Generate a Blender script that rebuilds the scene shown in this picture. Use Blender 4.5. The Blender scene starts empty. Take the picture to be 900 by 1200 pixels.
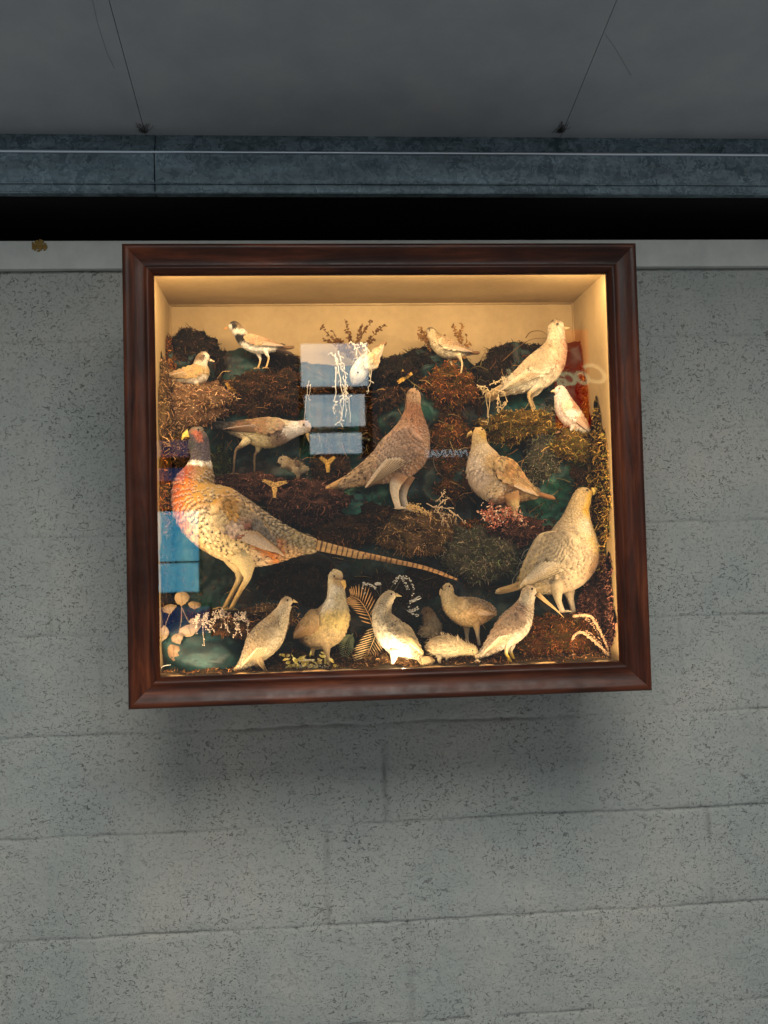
import bpy, math, random
import numpy as np
from mathutils import Vector, Matrix, noise
random.seed(7)
S = bpy.context.scene
COL = S.collection
pi = math.pi

# ------------------------------------------------------------------ camera
F = 1165.7
def rotm(y, p, r):
    return (Matrix.Rotation(y, 3, 'Z') @ Matrix.Rotation(p, 3, 'X') @ Matrix.Rotation(r, 3, 'Y'))
CR = rotm(-0.0789, 0.0547, 0.0277)
CC = Vector((0, -2.3198, 0))
cam = bpy.data.cameras.new('camera'); camo = bpy.data.objects.new('camera', cam); COL.objects.link(camo)
cam.sensor_fit = 'VERTICAL'; cam.sensor_height = 24; cam.sensor_width = 18; cam.lens = 24 * F / 1200
cam.clip_end = 100; cam.clip_start = 0.02
m = Matrix((CR.col[0], CR.col[2], -CR.col[1])).transposed().to_4x4(); m.translation = CC
camo.matrix_world = m
S.camera = camo
S.render.resolution_x = 768; S.render.resolution_y = 1024

def ray(px, py):
    return CR @ Vector(((px - 450) / F, 1, (600 - py) / F))
def at(px, py, Y):
    d = ray(px, py); t = (Y - CC.y) / d.y
    return CC + d * t
def sc(Y):                       # metres per photo pixel at depth Y
    return (Y - CC.y) / F

def lin(c, k=1.0):
    o = []
    for v in c[:3]:
        v = v / 255.0
        v = v / 12.92 if v <= 0.04045 else ((v + 0.055) / 1.055) ** 2.4
        o.append(min(1, v * k))
    return tuple(o)

# ------------------------------------------------------------------ materials
def mat(name, rough=.7, spec=.5, metal=0.0):
    m = bpy.data.materials.new(name); m.use_nodes = True
    nt = m.node_tree; b = nt.nodes['Principled BSDF']
    b.inputs['Roughness'].default_value = rough
    b.inputs['Specular IOR Level'].default_value = spec
    b.inputs['Metallic'].default_value = metal
    return m, nt, b
def N(nt, t, **kw):
    n = nt.nodes.new(t)
    for k, v in kw.items():
        if hasattr(n, k): setattr(n, k, v)
        else: n.inputs[k].default_value = v
    return n
def ramp(nt, pts):
    r = nt.nodes.new('ShaderNodeValToRGB'); e = r.color_ramp.elements
    while len(e) < len(pts): e.new(.5)
    for i, (p, c) in enumerate(pts):
        e[i].position = p; e[i].color = (*c, 1) if isinstance(c, tuple) else (c, c, c, 1)
    return r
def noise_node(nt, co, scale, detail=4, rough=.6, stretch=None):
    n = N(nt, 'ShaderNodeTexNoise'); n.inputs['Scale'].default_value = scale
    n.inputs['Detail'].default_value = detail; n.inputs['Roughness'].default_value = rough
    if stretch:
        mp = N(nt, 'ShaderNodeMapping'); mp.inputs['Scale'].default_value = stretch
        nt.links.new(co, mp.inputs[0]); co = mp.outputs[0]
    nt.links.new(co, n.inputs['Vector']); return n
def mul(nt, a, b, fac=1.0, blend='MULTIPLY'):
    x = N(nt, 'ShaderNodeMix', data_type='RGBA', blend_type=blend); x.inputs['Factor'].default_value = fac
    for s, v in ((6, a), (7, b)):
        if isinstance(v, tuple): x.inputs[s].default_value = (*v, 1)
        else: nt.links.new(v, x.inputs[s])
    return x.outputs[2]

def attr_mat(name, rough, spec, nscale, lo, hi, bump=0.0, sheen=0.0, bscale=None):
    m, nt, b = mat(name, rough, spec)
    a = N(nt, 'ShaderNodeAttribute', attribute_name='Col')
    tc = N(nt, 'ShaderNodeTexCoord')
    n = noise_node(nt, tc.outputs['Object'], nscale, 5, .7)
    r = ramp(nt, [(.3, lo), (.7, hi)]); nt.links.new(n.outputs['Fac'], r.inputs[0])
    c = mul(nt, a.outputs['Color'], r.outputs[0])
    nt.links.new(c, b.inputs['Base Color'])
    if bump:
        bp = N(nt, 'ShaderNodeBump'); bp.inputs['Strength'].default_value = bump; bp.inputs['Distance'].default_value = .002
        n2 = noise_node(nt, tc.outputs['Object'], bscale or nscale, 5, .7)
        nt.links.new(n2.outputs['Fac'], bp.inputs['Height']); nt.links.new(bp.outputs[0], b.inputs['Normal'])
    b.inputs['Sheen Weight'].default_value = sheen
    return m
M = {}
M['feather'] = attr_mat('feather', .8, .2, 330, .58, 1.12, .5, .1)
M['horn'] = attr_mat('horn', .42, .5, 200, .8, 1.05)
M['moss'] = attr_mat('moss', .95, .1, 300, .6, 1.3, .5)
M['rock'] = attr_mat('painted_plaster_rock', .6, .35, 28, .35, 1.5, .8, 0, 60)
M['plant'] = attr_mat('dried_plant', .75, .25, 250, .75, 1.15)
m_, nt, b = mat('glass_eye', .08, .6); b.inputs['Base Color'].default_value = (.012, .008, .006, 1); M['eye'] = m_

# cream painted case lining
m_, nt, b = mat('cream_paint', .62, .3)
tc = N(nt, 'ShaderNodeTexCoord')
n = noise_node(nt, tc.outputs['Object'], 5, 6, .55, (1, 1, .35))
r = ramp(nt, [(.3, lin((150, 126, 87))), (.7, lin((169, 145, 104)))]); nt.links.new(n.outputs['Fac'], r.inputs[0])
n2 = noise_node(nt, tc.outputs['Object'], 60, 4, .6)
r2 = ramp(nt, [(.3, .9), (.75, 1.04)]); nt.links.new(n2.outputs['Fac'], r2.inputs[0])
nt.links.new(mul(nt, r.outputs[0], r2.outputs[0]), b.inputs['Base Color'])
bp = N(nt, 'ShaderNodeBump'); bp.inputs['Strength'].default_value = .25; bp.inputs['Distance'].default_value = .001
nt.links.new(n2.outputs['Fac'], bp.inputs['Height']); nt.links.new(bp.outputs[0], b.inputs['Normal'])
M['cream'] = m_

def wood(name, axis):
    m_, nt, b = mat(name, .36, .3)
    tc = N(nt, 'ShaderNodeTexCoord')
    st = (1.2, 14, 14) if axis == 'x' else (14, 14, 1.2)
    n = noise_node(nt, tc.outputs['Object'], 4, 8, .62, st)
    n.inputs['Distortion'].default_value = .6
    r = ramp(nt, [(.32, lin((37, 15, 8))), (.5, lin((74, 33, 16))), (.68, lin((106, 53, 27)))])
    nt.links.new(n.outputs['Fac'], r.inputs[0])
    big = noise_node(nt, tc.outputs['Object'], 3.5, 3, .5)
    r3 = ramp(nt, [(.35, .45), (.65, 1.25)]); nt.links.new(big.outputs['Fac'], r3.inputs[0])
    nt.links.new(mul(nt, r.outputs[0], r3.outputs[0]), b.inputs['Base Color'])
    rr = ramp(nt, [(.3, .3), (.7, .5)]); sm = noise_node(nt, tc.outputs['Object'], 30, 4)
    nt.links.new(sm.outputs['Fac'], rr.inputs[0]); nt.links.new(rr.outputs[0], b.inputs['Roughness'])
    bp = N(nt, 'ShaderNodeBump'); bp.inputs['Strength'].default_value = .12; bp.inputs['Distance'].default_value = .001
    nt.links.new(n.outputs['Fac'], bp.inputs['Height']); nt.links.new(bp.outputs[0], b.inputs['Normal'])
    return m_
M['wood_x'] = wood('mahogany_horizontal', 'x'); M['wood_z'] = wood('mahogany_upright', 'z')

# painted blockwork
m_, nt, b = mat('painted_blockwork', .75, .25)
tc = N(nt, 'ShaderNodeTexCoord'); at_ = N(nt, 'ShaderNodeAttribute', attribute_name='Col')
big = noise_node(nt, tc.outputs['Object'], 2.2, 5, .6)
rb = ramp(nt, [(.3, lin((158, 165, 163))), (.5, lin((174, 177, 171))), (.7, lin((190, 187, 178)))])
nt.links.new(big.outputs['Fac'], rb.inputs[0])
def pits(scale, th, off, stretch):
    mp = N(nt, 'ShaderNodeMapping'); mp.inputs['Location'].default_value = off; mp.inputs['Scale'].default_value = stretch
    nt.links.new(tc.outputs['Object'], mp.inputs[0])
    w = noise_node(nt, mp.outputs[0], scale, 2.5, .55)
    w.inputs['Distortion'].default_value = 1.2
    r = ramp(nt, [(th - .05, 0.0), (th, 1.0)]); nt.links.new(w.outputs['Fac'], r.inputs[0])
    return r
p1 = pits(88, .372, (3, 1, 2), (1, 1, 1.5)); p2 = pits(210, .372, (7, 5, 1), (1, 1, 1))
dens = noise_node(nt, tc.outputs['Object'], 7, 5, .7)
dr = ramp(nt, [(.44, 0.0), (.58, 1.0)]); nt.links.new(dens.outputs['Fac'], dr.inputs[0])
pit = mul(nt, p1.outputs[0], p2.outputs[0])
keep = mul(nt, pit, (1., 1., 1.), 0.0)
mx = N(nt, 'ShaderNodeMix', data_type='RGBA'); nt.links.new(dr.outputs[0], mx.inputs[0])
mx.inputs[6].default_value = (1, 1, 1, 1); nt.links.new(pit, mx.inputs[7])
mx2 = N(nt, 'ShaderNodeMix', data_type='RGBA'); mx2.inputs[0].default_value = .3
nt.links.new(pit, mx2.inputs[7]); nt.links.new(mx.outputs[2], mx2.inputs[6])
pr = ramp(nt, [(0, .6), (1, 1.0)]); nt.links.new(mx2.outputs[2], pr.inputs[0])
c = mul(nt, rb.outputs[0], pr.outputs[0]); c = mul(nt, c, at_.outputs['Color'])
nt.links.new(c, b.inputs['Base Color'])
fine = noise_node(nt, tc.outputs['Object'], 85, 6, .72)
hm = N(nt, 'ShaderNodeMath', operation='MULTIPLY_ADD'); hm.inputs[1].default_value = .9
nt.links.new(fine.outputs['Fac'], hm.inputs[0]); nt.links.new(mx2.outputs[2], hm.inputs[2])
bp = N(nt, 'ShaderNodeBump'); bp.inputs['Strength'].default_value = 1.0; bp.inputs['Distance'].default_value = .004
nt.links.new(hm.outputs[0], bp.inputs['Height']); nt.links.new(bp.outputs[0], b.inputs['Normal'])
M['block'] = m_

def simple(name, c1, c2, scale, rough=.7, spec=.3, bump=.2, metal=0, stretch=None):
    m_, nt, b = mat(name, rough, spec, metal)
    tc = N(nt, 'ShaderNodeTexCoord'); n = noise_node(nt, tc.outputs['Object'], scale, 6, .65, stretch)
    r = ramp(nt, [(.33, lin(c1)), (.67, lin(c2))]); nt.links.new(n.outputs['Fac'], r.inputs[0])
    nt.links.new(r.outputs[0], b.inputs['Base Color'])
    bp = N(nt, 'ShaderNodeBump'); bp.inputs['Strength'].default_value = bump; bp.inputs['Distance'].default_value = .002
    nt.links.new(n.outputs['Fac'], bp.inputs['Height']); nt.links.new(bp.outputs[0], b.inputs['Normal'])
    return m_
M['board'] = simple('painted_timber_board', (184, 188, 184), (204, 206, 200), 14, .6)
M['ceil'] = simple('roof_lining_board', (160, 166, 172), (176, 180, 182), 6, .85, .2, .1)
M['dark'] = simple('shade_black_boards', (10, 10, 10), (22, 21, 20), 12, .9)  # near-black colour stands in for the shade of the recess
M['web'] = simple('dusty_cobweb', (52, 52, 52), (80, 80, 80), 60, .9)
M['stain'] = simple('brown_stain', (120, 92, 40), (150, 126, 70), 60, .8)
# galvanised steel with spangle
m_, nt, b = mat('galvanised_steel', .42, .5, .45)
tc = N(nt, 'ShaderNodeTexCoord'); v = N(nt, 'ShaderNodeTexVoronoi'); v.inputs['Scale'].default_value = 70
wn = noise_node(nt, tc.outputs['Object'], 30, 3); vm = mul(nt, tc.outputs['Object'], wn.outputs['Color'], .12, 'ADD')
nt.links.new(vm, v.inputs['Vector'])
r = ramp(nt, [(.1, lin((88, 110, 120))), (.9, lin((146, 166, 176)))]); nt.links.new(v.outputs['Color'], r.inputs[0])
dn = noise_node(nt, tc.outputs['Object'], 9, 5, .6, (.5, 1, 3)); dr2 = ramp(nt, [(.3, .55), (.65, 1.1)])
nt.links.new(dn.outputs['Fac'], dr2.inputs[0])
nt.links.new(mul(nt, r.outputs[0], dr2.outputs[0]), b.inputs['Base Color'])
rr = ramp(nt, [(.1, .38), (.9, .6)]); nt.links.new(v.outputs['Color'], rr.inputs[0]); nt.links.new(rr.outputs[0], b.inputs['Roughness'])
M['galv'] = m_
m_, nt, b = mat('galvanised_edge', .33, .6, .9); b.inputs['Base Color'].default_value = (*lin((214, 226, 236)), 1); M['galv_edge'] = m_

# window glass of the case: clear pane with a real mirror share
m_ = bpy.data.materials.new('case_glass'); m_.use_nodes = True; nt = m_.node_tree; nt.nodes.clear()
o = N(nt, 'ShaderNodeOutputMaterial'); g = N(nt, 'ShaderNodeBsdfGlossy'); g.inputs['Roughness'].default_value = 0.02
t = N(nt, 'ShaderNodeBsdfTransparent'); fr = N(nt, 'ShaderNodeFresnel'); fr.inputs['IOR'].default_value = 1.52
mxs = N(nt, 'ShaderNodeMixShader'); nt.links.new(fr.outputs[0], mxs.inputs[0]); nt.links.new(t.outputs[0], mxs.inputs[1])
nt.links.new(g.outputs[0], mxs.inputs[2]); nt.links.new(mxs.outputs[0], o.inputs[0])
M['glass'] = m_

def emit(name, c, s, c2=None, scale=3, stretch=(1, 1, 1)):
    m_ = bpy.data.materials.new(name); m_.use_nodes = True; nt = m_.node_tree; nt.nodes.clear()
    o = N(nt, 'ShaderNodeOutputMaterial'); e = N(nt, 'ShaderNodeEmission'); e.inputs['Strength'].default_value = s
    e.inputs['Color'].default_value = (*lin(c), 1)
    if c2:
        tc = N(nt, 'ShaderNodeTexCoord'); n = noise_node(nt, tc.outputs['Object'], scale, 4, .6, stretch)
        r = ramp(nt, [(.35, lin(c)), (.65, lin(c2))]); nt.links.new(n.outputs['Fac'], r.inputs[0])
        nt.links.new(r.outputs[0], e.inputs['Color'])
    nt.links.new(e.outputs[0], o.inputs[0]); return m_

# ------------------------------------------------------------------ mesh helper
class MB:
    def __init__(s): s.v = []; s.f = []; s.c = []
    def vert(s, p, c=(1, 1, 1)):
        s.v.append((p[0], p[1], p[2])); s.c.append(c); return len(s.v) - 1
    def box(s, a, b, c=(1, 1, 1)):
        i = len(s.v)
        for x in (a[0], b[0]):
            for y in (a[1], b[1]):
                for z in (a[2], b[2]): s.vert((x, y, z), c)
        for q in ((0, 1, 3, 2), (4, 6, 7, 5), (0, 4, 5, 1), (2, 3, 7, 6), (0, 2, 6, 4), (1, 5, 7, 3)):
            s.f.append(tuple(i + k for k in q))
    def tube(s, pts, rad, n=6, col=(1, 1, 1), cap=True):
        pts = [Vector(p) for p in pts]; k = len(pts)
        if not hasattr(rad, '__len__'): rad = [rad] * k
        cf = col if callable(col) else (lambda u: col)
        up = Vector((.123, .95, .3)); prev = None; rows = []
        for i, p in enumerate(pts):
            t = (pts[min(i + 1, k - 1)] - pts[max(i - 1, 0)])
            if t.length < 1e-9: t = Vector((0, 0, 1))
            t.normalize()
            a = t.cross(up if prev is None else prev); 
            if prev is None:
                if a.length < .05: a = t.cross(Vector((1, 0, 0)))
                a.normalize(); b_ = t.cross(a)
            else:
                a.normalize(); b_ = t.cross(a) 
                a, b_ = b_, a
                a = (prev - t * prev.dot(t)); a.normalize(); b_ = t.cross(a)
            prev = a
            rows.append([s.vert(p + (a * math.cos(q) + b_ * math.sin(q)) * rad[i], cf(i / max(1, k - 1))) for q in [2 * pi * j / n for j in range(n)]])
        for i in range(k - 1):
            for j in range(n):
                s.f.append((rows[i][j], rows[i][(j + 1) % n], rows[i + 1][(j + 1) % n], rows[i + 1][j]))
        if cap: s.f.append(tuple(rows[0][::-1])); s.f.append(tuple(rows[-1]))
    def ball(s, p, r, col, n=6, sq=(1, 1, 1)):
        p = Vector(p); rows = []
        m_ = max(3, n // 2 + 1)
        for i in range(1, m_):
            th = pi * i / m_
            rows.append([s.vert(p + Vector((r * sq[0] * math.sin(th) * math.cos(q), r * sq[1] * math.sin(th) * math.sin(q), r * sq[2] * math.cos(th))), col) for q in [2 * pi * j / n for j in range(n)]])
        a = s.vert(p + Vector((0, 0, r * sq[2])), col); b_ = s.vert(p - Vector((0, 0, r * sq[2])), col)
        for j in range(n):
            k = (j + 1) % n; s.f.append((a, rows[0][j], rows[0][k])); s.f.append((b_, rows[-1][k], rows[-1][j]))
            for i in range(len(rows) - 1): s.f.append((rows[i][j], rows[i + 1][j], rows[i + 1][k], rows[i][k]))
    def leaf(s, p, d, n, L, W, col, tip=None, bend=.15, fold=.15):
        """a small leaf or feather: base p, direction d, facing n"""
        p = Vector(p); d = Vector(d).normalized(); n = Vector(n); sd = d.cross(n)
        if sd.length < 1e-6: sd = d.cross(Vector((.3, .5, .8)))
        sd.normalize(); n = sd.cross(d); tip = tip or col
        b0 = s.vert(p, col)
        l1 = s.vert(p + d * L * .4 - sd * W * .5 + n * L * bend * .3, col); r1 = s.vert(p + d * L * .4 + sd * W * .5 + n * L * bend * .3, col)
        c1 = s.vert(p + d * L * .42 + n * (L * bend * .3 + W * fold), col)
        l2 = s.vert(p + d * L * .8 - sd * W * .38 + n * L * bend * .25, mixc(col, tip, .85)); r2 = s.vert(p + d * L * .8 + sd * W * .38 + n * L * bend * .25, mixc(col, tip, .85))
        t_ = s.vert(p + d * L + n * L * bend * .1, tip)
        s.f += [(b0, l1, c1), (b0, c1, r1), (l1, l2, t_, c1), (c1, t_, r2, r1)]
    def build(s, name, material, parent=None, origin=None, smooth=True):
        me = bpy.data.meshes.new(name)
        vs = s.v
        if origin is not None: vs = [(x - origin[0], y - origin[1], z - origin[2]) for x, y, z in vs]
        me.from_pydata(vs, [], s.f); me.materials.append(material)
        ca = me.color_attributes.new('Col', 'FLOAT_COLOR', 'POINT')
        arr = np.ones((len(s.v), 4), 'f'); arr[:, :3] = np.array(s.c, 'f').reshape(-1, 3); ca.data.foreach_set('color', arr.ravel())
        if smooth: me.polygons.foreach_set('use_smooth', [True] * len(me.polygons))
        me.update()
        o = bpy.data.objects.new(name, me); COL.objects.link(o)
        if origin is not None: o.location = origin
        if parent: o.parent = parent; 
        return o
def tag(o, label, cat, group=None, kind=None):
    if label: o['label'] = label
    if cat: o['category'] = cat
    if group: o['group'] = group
    if kind: o['kind'] = kind
    return o
def empty(name, loc, rz=0):
    o = bpy.data.objects.new(name, None); COL.objects.link(o); o.location = loc; o.rotation_euler = (0, 0, rz); o.empty_display_size = .05
    return o
def mixc(a, b, t): return tuple(a[i] + (b[i] - a[i]) * t for i in range(3))
def jit(c, a): 
    k = 1 + random.uniform(-a, a); return tuple(max(0, min(1, x * k)) for x in c)
def catmull(P, n):
    """resample rows of numbers"""
    P = np.array(P, float); k = len(P); out = []
    Q = np.vstack([2 * P[0] - P[1], P, 2 * P[-1] - P[-2]])
    seg = np.linalg.norm(P[1:, :2] - P[:-1, :2], axis=1); cum = np.r_[0, np.cumsum(seg)]
    for s_ in np.linspace(0, cum[-1], n):
        i = min(k - 2, int(np.searchsorted(cum, s_, 'right') - 1)); i = max(i, 0)
        t = (s_ - cum[i]) / max(seg[i], 1e-9); p0, p1, p2, p3 = Q[i], Q[i + 1], Q[i + 2], Q[i + 3]
        out.append(.5 * ((2 * p1) + (-p0 + p2) * t + (2 * p0 - 5 * p1 + 4 * p2 - p3) * t * t + (-p0 + 3 * p1 - 3 * p2 + p3) * t ** 3))
    return np.array(out)

# ------------------------------------------------------------------ the room around the case
Z2, COURSE = 0.087, 0.225
def zof(px, py, Y): return at(px, py, Y).z
# blockwork wall: a fine mesh with real joints and unevenness
zt = 0.702
joints = [Z2 - (k - 2) * COURSE for k in range(-1, 12)]
zr = [zt]; z = zt
while z > -1.5:
    dj = min(abs(z - j) for j in joints); z -= .0022 if dj < .014 else .008; zr.append(z)
zr = np.array(zr); xr = np.arange(-1.7, 1.9, .0075)
X, Zg = np.meshgrid(xr, zr); nx, nz = X.shape[1], X.shape[0]
def nz1(a, s, o): return noise.noise(Vector((a * s, o, 1.7)))
H = np.zeros_like(X); D = np.ones_like(X)
perp = {}
px_anchor = {4: at(452, 905, 0).x, 5: at(383, 1020, 0).x, 6: at(481, 1140, 0).x, 2: at(60, 690, 0).x, 3: at(120, 800, 0).x, 1: at(30, 560, 0).x, 0: at(90, 450, 0).x}
for i in range(nz):
    zz = zr[i]; k = int(math.floor((Z2 - zz) / COURSE)) + 2
    for kk, j in enumerate(joints):
        pass
    xs = xr
    # bed joints, partly filled with paint
    best = min(range(len(joints)), key=lambda q: abs(joints[q] - zz)); j = joints[best]
    if abs(zz - j) < .03:
        wav = np.array([nz1(x, 9, best * 3.1) * .0035 + nz1(x, 40, best * 1.3 + 9) * .0022 for x in xs])
        amp = np.array([max(.12, min(1, .62 + 1.3 * nz1(x, 3.2, best * 7.7 + 3) + .5 * nz1(x, 17, best))) for x in xs])
        if best - 1 in (0, 1): amp *= .35
        if best - 1 in (5, 6, 7): amp = np.clip(amp * 1.25, 0, 1.2)
        d = zz - j - wav
        H[i] += amp * (.0034 * np.exp(-(d / .0032) ** 2) + .0014 * np.exp(-(d / .012) ** 2))
        D[i] *= 1 - .34 * amp * np.exp(-((d - .0005) / .0022) ** 2)
    an = px_anchor.get(k)
    if an is not None:
        for q in range(-5, 6):
            xj = an + q * .4505
            if abs(xj) > 1.9: continue
            v = 1.1 if (q == 0 and k in (4, 5, 6)) or (q == 2 and k == 5) else .4
            w = nz1(zz, 45, q + k * 2.2) * .004
            d = xs - xj - w; a = v * max(.1, .6 + 1.2 * nz1(zz, 14, q * 3 + k))
            H[i] += a * .0034 * np.exp(-(d / .005) ** 2); D[i] *= 1 - .35 * a * np.exp(-(d / .004) ** 2)
for i in range(nz):
    for jx in range(nx):
        x = X[i, jx]; zz = Zg[i, jx]
        H[i, jx] += .0030 * noise.noise(Vector((x * 7, zz * 7, 3))) + .0015 * noise.noise(Vector((x * 50, zz * 60, 1))) + .0012 * noise.noise(Vector((x * 22, zz * 30, 8))) 
D *= 1.0
me = bpy.data.meshes.new('block_wall')
vv = np.stack([X, H, Zg], -1).reshape(-1, 3)
idx = np.arange(nx * nz).reshape(nz, nx)
fq = np.stack([idx[:-1, :-1], idx[1:, :-1], idx[1:, 1:], idx[:-1, 1:]], -1).reshape(-1, 4)
# close the wall into a slab
nv = len(vv); extra = np.array([[xr[0], .2, zr[0]], [xr[-1], .2, zr[0]], [xr[-1], .2, zr[-1]], [xr[0], .2, zr[-1]]])
me.from_pydata(np.vstack([vv, extra]).tolist(), [], fq.tolist() + [[nv, nv + 1, nv + 2, nv + 3], list(map(int, idx[0])) + [nv + 1, nv]])
ca = me.color_attributes.new('Col', 'FLOAT_COLOR', 'POINT'); arr = np.ones((nv + 4, 4), 'f'); arr[:nv, :3] = D.reshape(-1, 1)
ca.data.foreach_set('color', arr.ravel()); me.polygons.foreach_set('use_smooth', [True] * len(me.polygons)); me.materials.append(M['block'])
wl = bpy.data.objects.new('block_wall', me); COL.objects.link(wl)
tag(wl, 'grey-white painted rough concrete block wall behind the display case', 'wall')

# painted board on top of the wall
zb0 = .7035; zb1 = zof(60, 282, -.018)
mb = MB(); mb.box((-1.7, -.018, zb0), (1.9, .2, zb1)); o = mb.build('wall_plate', M['board'], smooth=False)
bv = o.modifiers.new('b', 'BEVEL'); bv.width = .002; bv.segments = 2
tag(o, 'flat grey-white painted board along the top of the block wall', 'board')
p = at(46, 291, -.019)
mb = MB(); random.seed(3)
for i in range(90):
    a = random.uniform(0, 2 * pi); r_ = random.random() ** .8 * .015
    mb.ball((p.x + r_ * 1.2 * math.cos(a), -.0195, p.z + .006 + r_ * .9 * math.sin(a)), random.uniform(.0012, .0036), lin((110, 84, 36)), 7, (1, .25, 1))
o = mb.build('rust_stain', M['stain'], origin=p); tag(o, 'small brown stain on the painted board near its upper edge', 'stain')
# recess above the wall, its boards coloured near-black for the shade
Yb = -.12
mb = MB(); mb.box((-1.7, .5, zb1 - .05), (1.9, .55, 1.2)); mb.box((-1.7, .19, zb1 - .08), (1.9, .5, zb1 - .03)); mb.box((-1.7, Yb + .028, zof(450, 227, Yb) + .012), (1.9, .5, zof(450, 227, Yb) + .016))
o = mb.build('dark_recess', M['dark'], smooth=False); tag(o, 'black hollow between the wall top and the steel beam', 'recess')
mb = MB()
Yb = -.12
zlo = zof(450, 227, Yb); zhi = zof(450, 155, Yb)
# steel purlin: folded section extruded along x
z180 = zof(450, 179.5, Yb - .006); z217 = zof(450, 216, Yb)
prof = [(Yb + .022, zlo + .010), (Yb + .022, zlo), (Yb + .004, zlo), (Yb + .001, zlo + .003), (Yb + .001, z217 - .004), (Yb + .005, z217 - .002), (Yb + .005, z217 + .001), (Yb, z217 + .003),
        (Yb - .004, z180 - .003), (Yb - .007, z180 - .001), (Yb - .007, z180 + .0015), (Yb + .004, z180 + .003), (Yb + .018, zhi - .006), (Yb + .021, zhi), (Yb + .1, zhi + .002), (Yb + .1, zhi - .001),
        (Yb + .024, zhi - .003), (Yb + .021, zhi - .008), (Yb + .007, z180), (Yb + .004, z217 + .003), (Yb + .006, zlo + .003), (Yb + .019, zlo + .003), (Yb + .019, zlo + .010)]
def purlin(x0, x1, name, dz=0.0, dy=0.0, step=.03):
    mb = MB(); n = max(2, int((x1 - x0) / step)); rows = []
    for i in range(n + 1):
        x = x0 + (x1 - x0) * i / n
        w = .0004 * noise.noise(Vector((x * 6, 0, 4)))
        rows.append([mb.vert((x, y + dy + w, z_ + dz + w)) for y, z_ in prof])
    k = len(prof)
    for i in range(n):
        for j in range(k): mb.f.append((rows[i][j], rows[i][(j + 1) % k], rows[i + 1][(j + 1) % k], rows[i + 1][j]))
    mb.f.append(tuple(rows[0])); mb.f.append(tuple(rows[-1][::-1]))
    return mb.build(name, M['galv'], smooth=False)
xj = at(181, 190, Yb).x
bm_root = empty('steel_beam', (0, 0, 0)); tag(bm_root, 'long galvanised steel beam running under the ceiling above the case', 'beam')
a_ = purlin(-1.7, xj - .0012, 'beam_section', .0007); b__ = purlin(xj + .0012, 1.9, 'beam_section')
for q in (a_, b__): q.parent = bm_root
for zz, yy, rr_ in ((z180, Yb - .0065, .0034), (z217 + .002, Yb + .0015, .0024), (zlo + .0015, Yb + .0015, .002)):
    mb = MB(); mb.tube([(-1.7 + .05 * i, yy + .0003 * noise.noise(Vector((i * .4, 1, 1))), zz + .0006 * noise.noise(Vector((i * .3, 5, 1)))) for i in range(73)], rr_, 10)
    mb.build('folded_edge', M['galv_edge'] if rr_ > .003 else M['galv'], bm_root)
# sloping ceiling boards
CS = .1745
def ceil_z(Y): return zhi + .003 - CS * (Y - Yb)
Ya, Yc = -1.25, .02
def cx_at(px, py):          # point on the ceiling underside seen at a pixel
    d = ray(px, py); z0 = ceil_z(Yb) 
    t = (z0 - CS * 0 + CS * (Yb - CC.y)) / (d.z + CS * d.y); return CC + d * t
lx = [(cx_at(128, 0), cx_at(168, 150)), (cx_at(722, 0), cx_at(662, 150))]
xs = [(-1.9)] + [(a.x + b.x) / 2 for a, b in lx] + [2.0]
for i in range(3):
    mb = MB(); g = .0007
    x0, x1 = xs[i] + g, xs[i + 1] - g
    for (Y) in (Ya, Yc):
        for x in (x0, x1):
            mb.vert((x, Y, ceil_z(Y))); mb.vert((x, Y, ceil_z(Y) + .012))
    mb.f = [(0, 2, 6, 4), (1, 5, 7, 3), (0, 4, 5, 1), (2, 3, 7, 6), (0, 1, 3, 2), (4, 6, 7, 5)]
    o = mb.build('ceiling_board', M['ceil'], smooth=False); o['kind'] = 'structure'; o['group'] = 'sloping ceiling boards'
mb = MB(); mb.box((-1.9, Ya, 1.4), (2.0, .6, 1.42))
for Y in (Ya, .6): pass
mb.v = []; mb.c = []; mb.f = []
for Y in (Ya, .6):
    for x in (-1.95, 2.05): mb.vert((x, Y, ceil_z(Y) + .02)); mb.vert((x, Y, ceil_z(Y) + .04))
mb.f = [(0, 2, 6, 4), (1, 5, 7, 3), (0, 4, 5, 1), (2, 3, 7, 6), (0, 1, 3, 2), (4, 6, 7, 5)]
o = mb.build('roof', M['dark'], smooth=False); o['kind'] = 'structure'
mb = MB()
for st in ([(108, 0), (116, 30), (126, 62), (134, 80)], [(709, 38), (722, 58), (740, 88)]):
    pts = [cx_at(a, b) - Vector((0, 0, .0006)) for a, b in st]; mb.tube([p + Vector((random.gauss(0, .001), 0, 0)) for p in pts], .0002, 4)
o = mb.build('hairline_crack', M['web']); o['kind'] = 'structure'
# cobwebs
def cobweb(px, py, w, h, n, label, seed):
    random.seed(seed); mb = MB(); c = lin((70, 70, 69)); base = at(px, py, Yb - .005)
    for i in range(n):
        a = base + Vector((random.gauss(0, w * .16), random.uniform(-.004, .004), -.006 + random.uniform(-.002, .003)))
        b_ = base + Vector((random.gauss(0, w * .28), -.01 - random.random() * h * .8, random.random() ** 1.5 * h))
        b_.z = min(b_.z, ceil_z(b_.y) - .001)
        mid = (a + b_) / 2 + Vector((random.gauss(0, w * .1), -.002, -random.random() * h * .1))
        mb.tube([a, mid, b_], [.0006, .0004, .0003], 4, c)
    for i in range(n * 2):
        q = base + Vector((random.gauss(0, w * .14), random.uniform(-.006, .002), random.random() ** 2 * h * .3 - .006)); mb.ball(q, random.uniform(.0006, .0022), c, 5)
    o = mb.build('cobweb', M['web'], origin=base); tag(o, label, 'cobweb')
cobweb(168, 152, .036, .014, 16, 'small dusty cobweb tuft hanging over the joint in the steel beam', 1)
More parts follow.
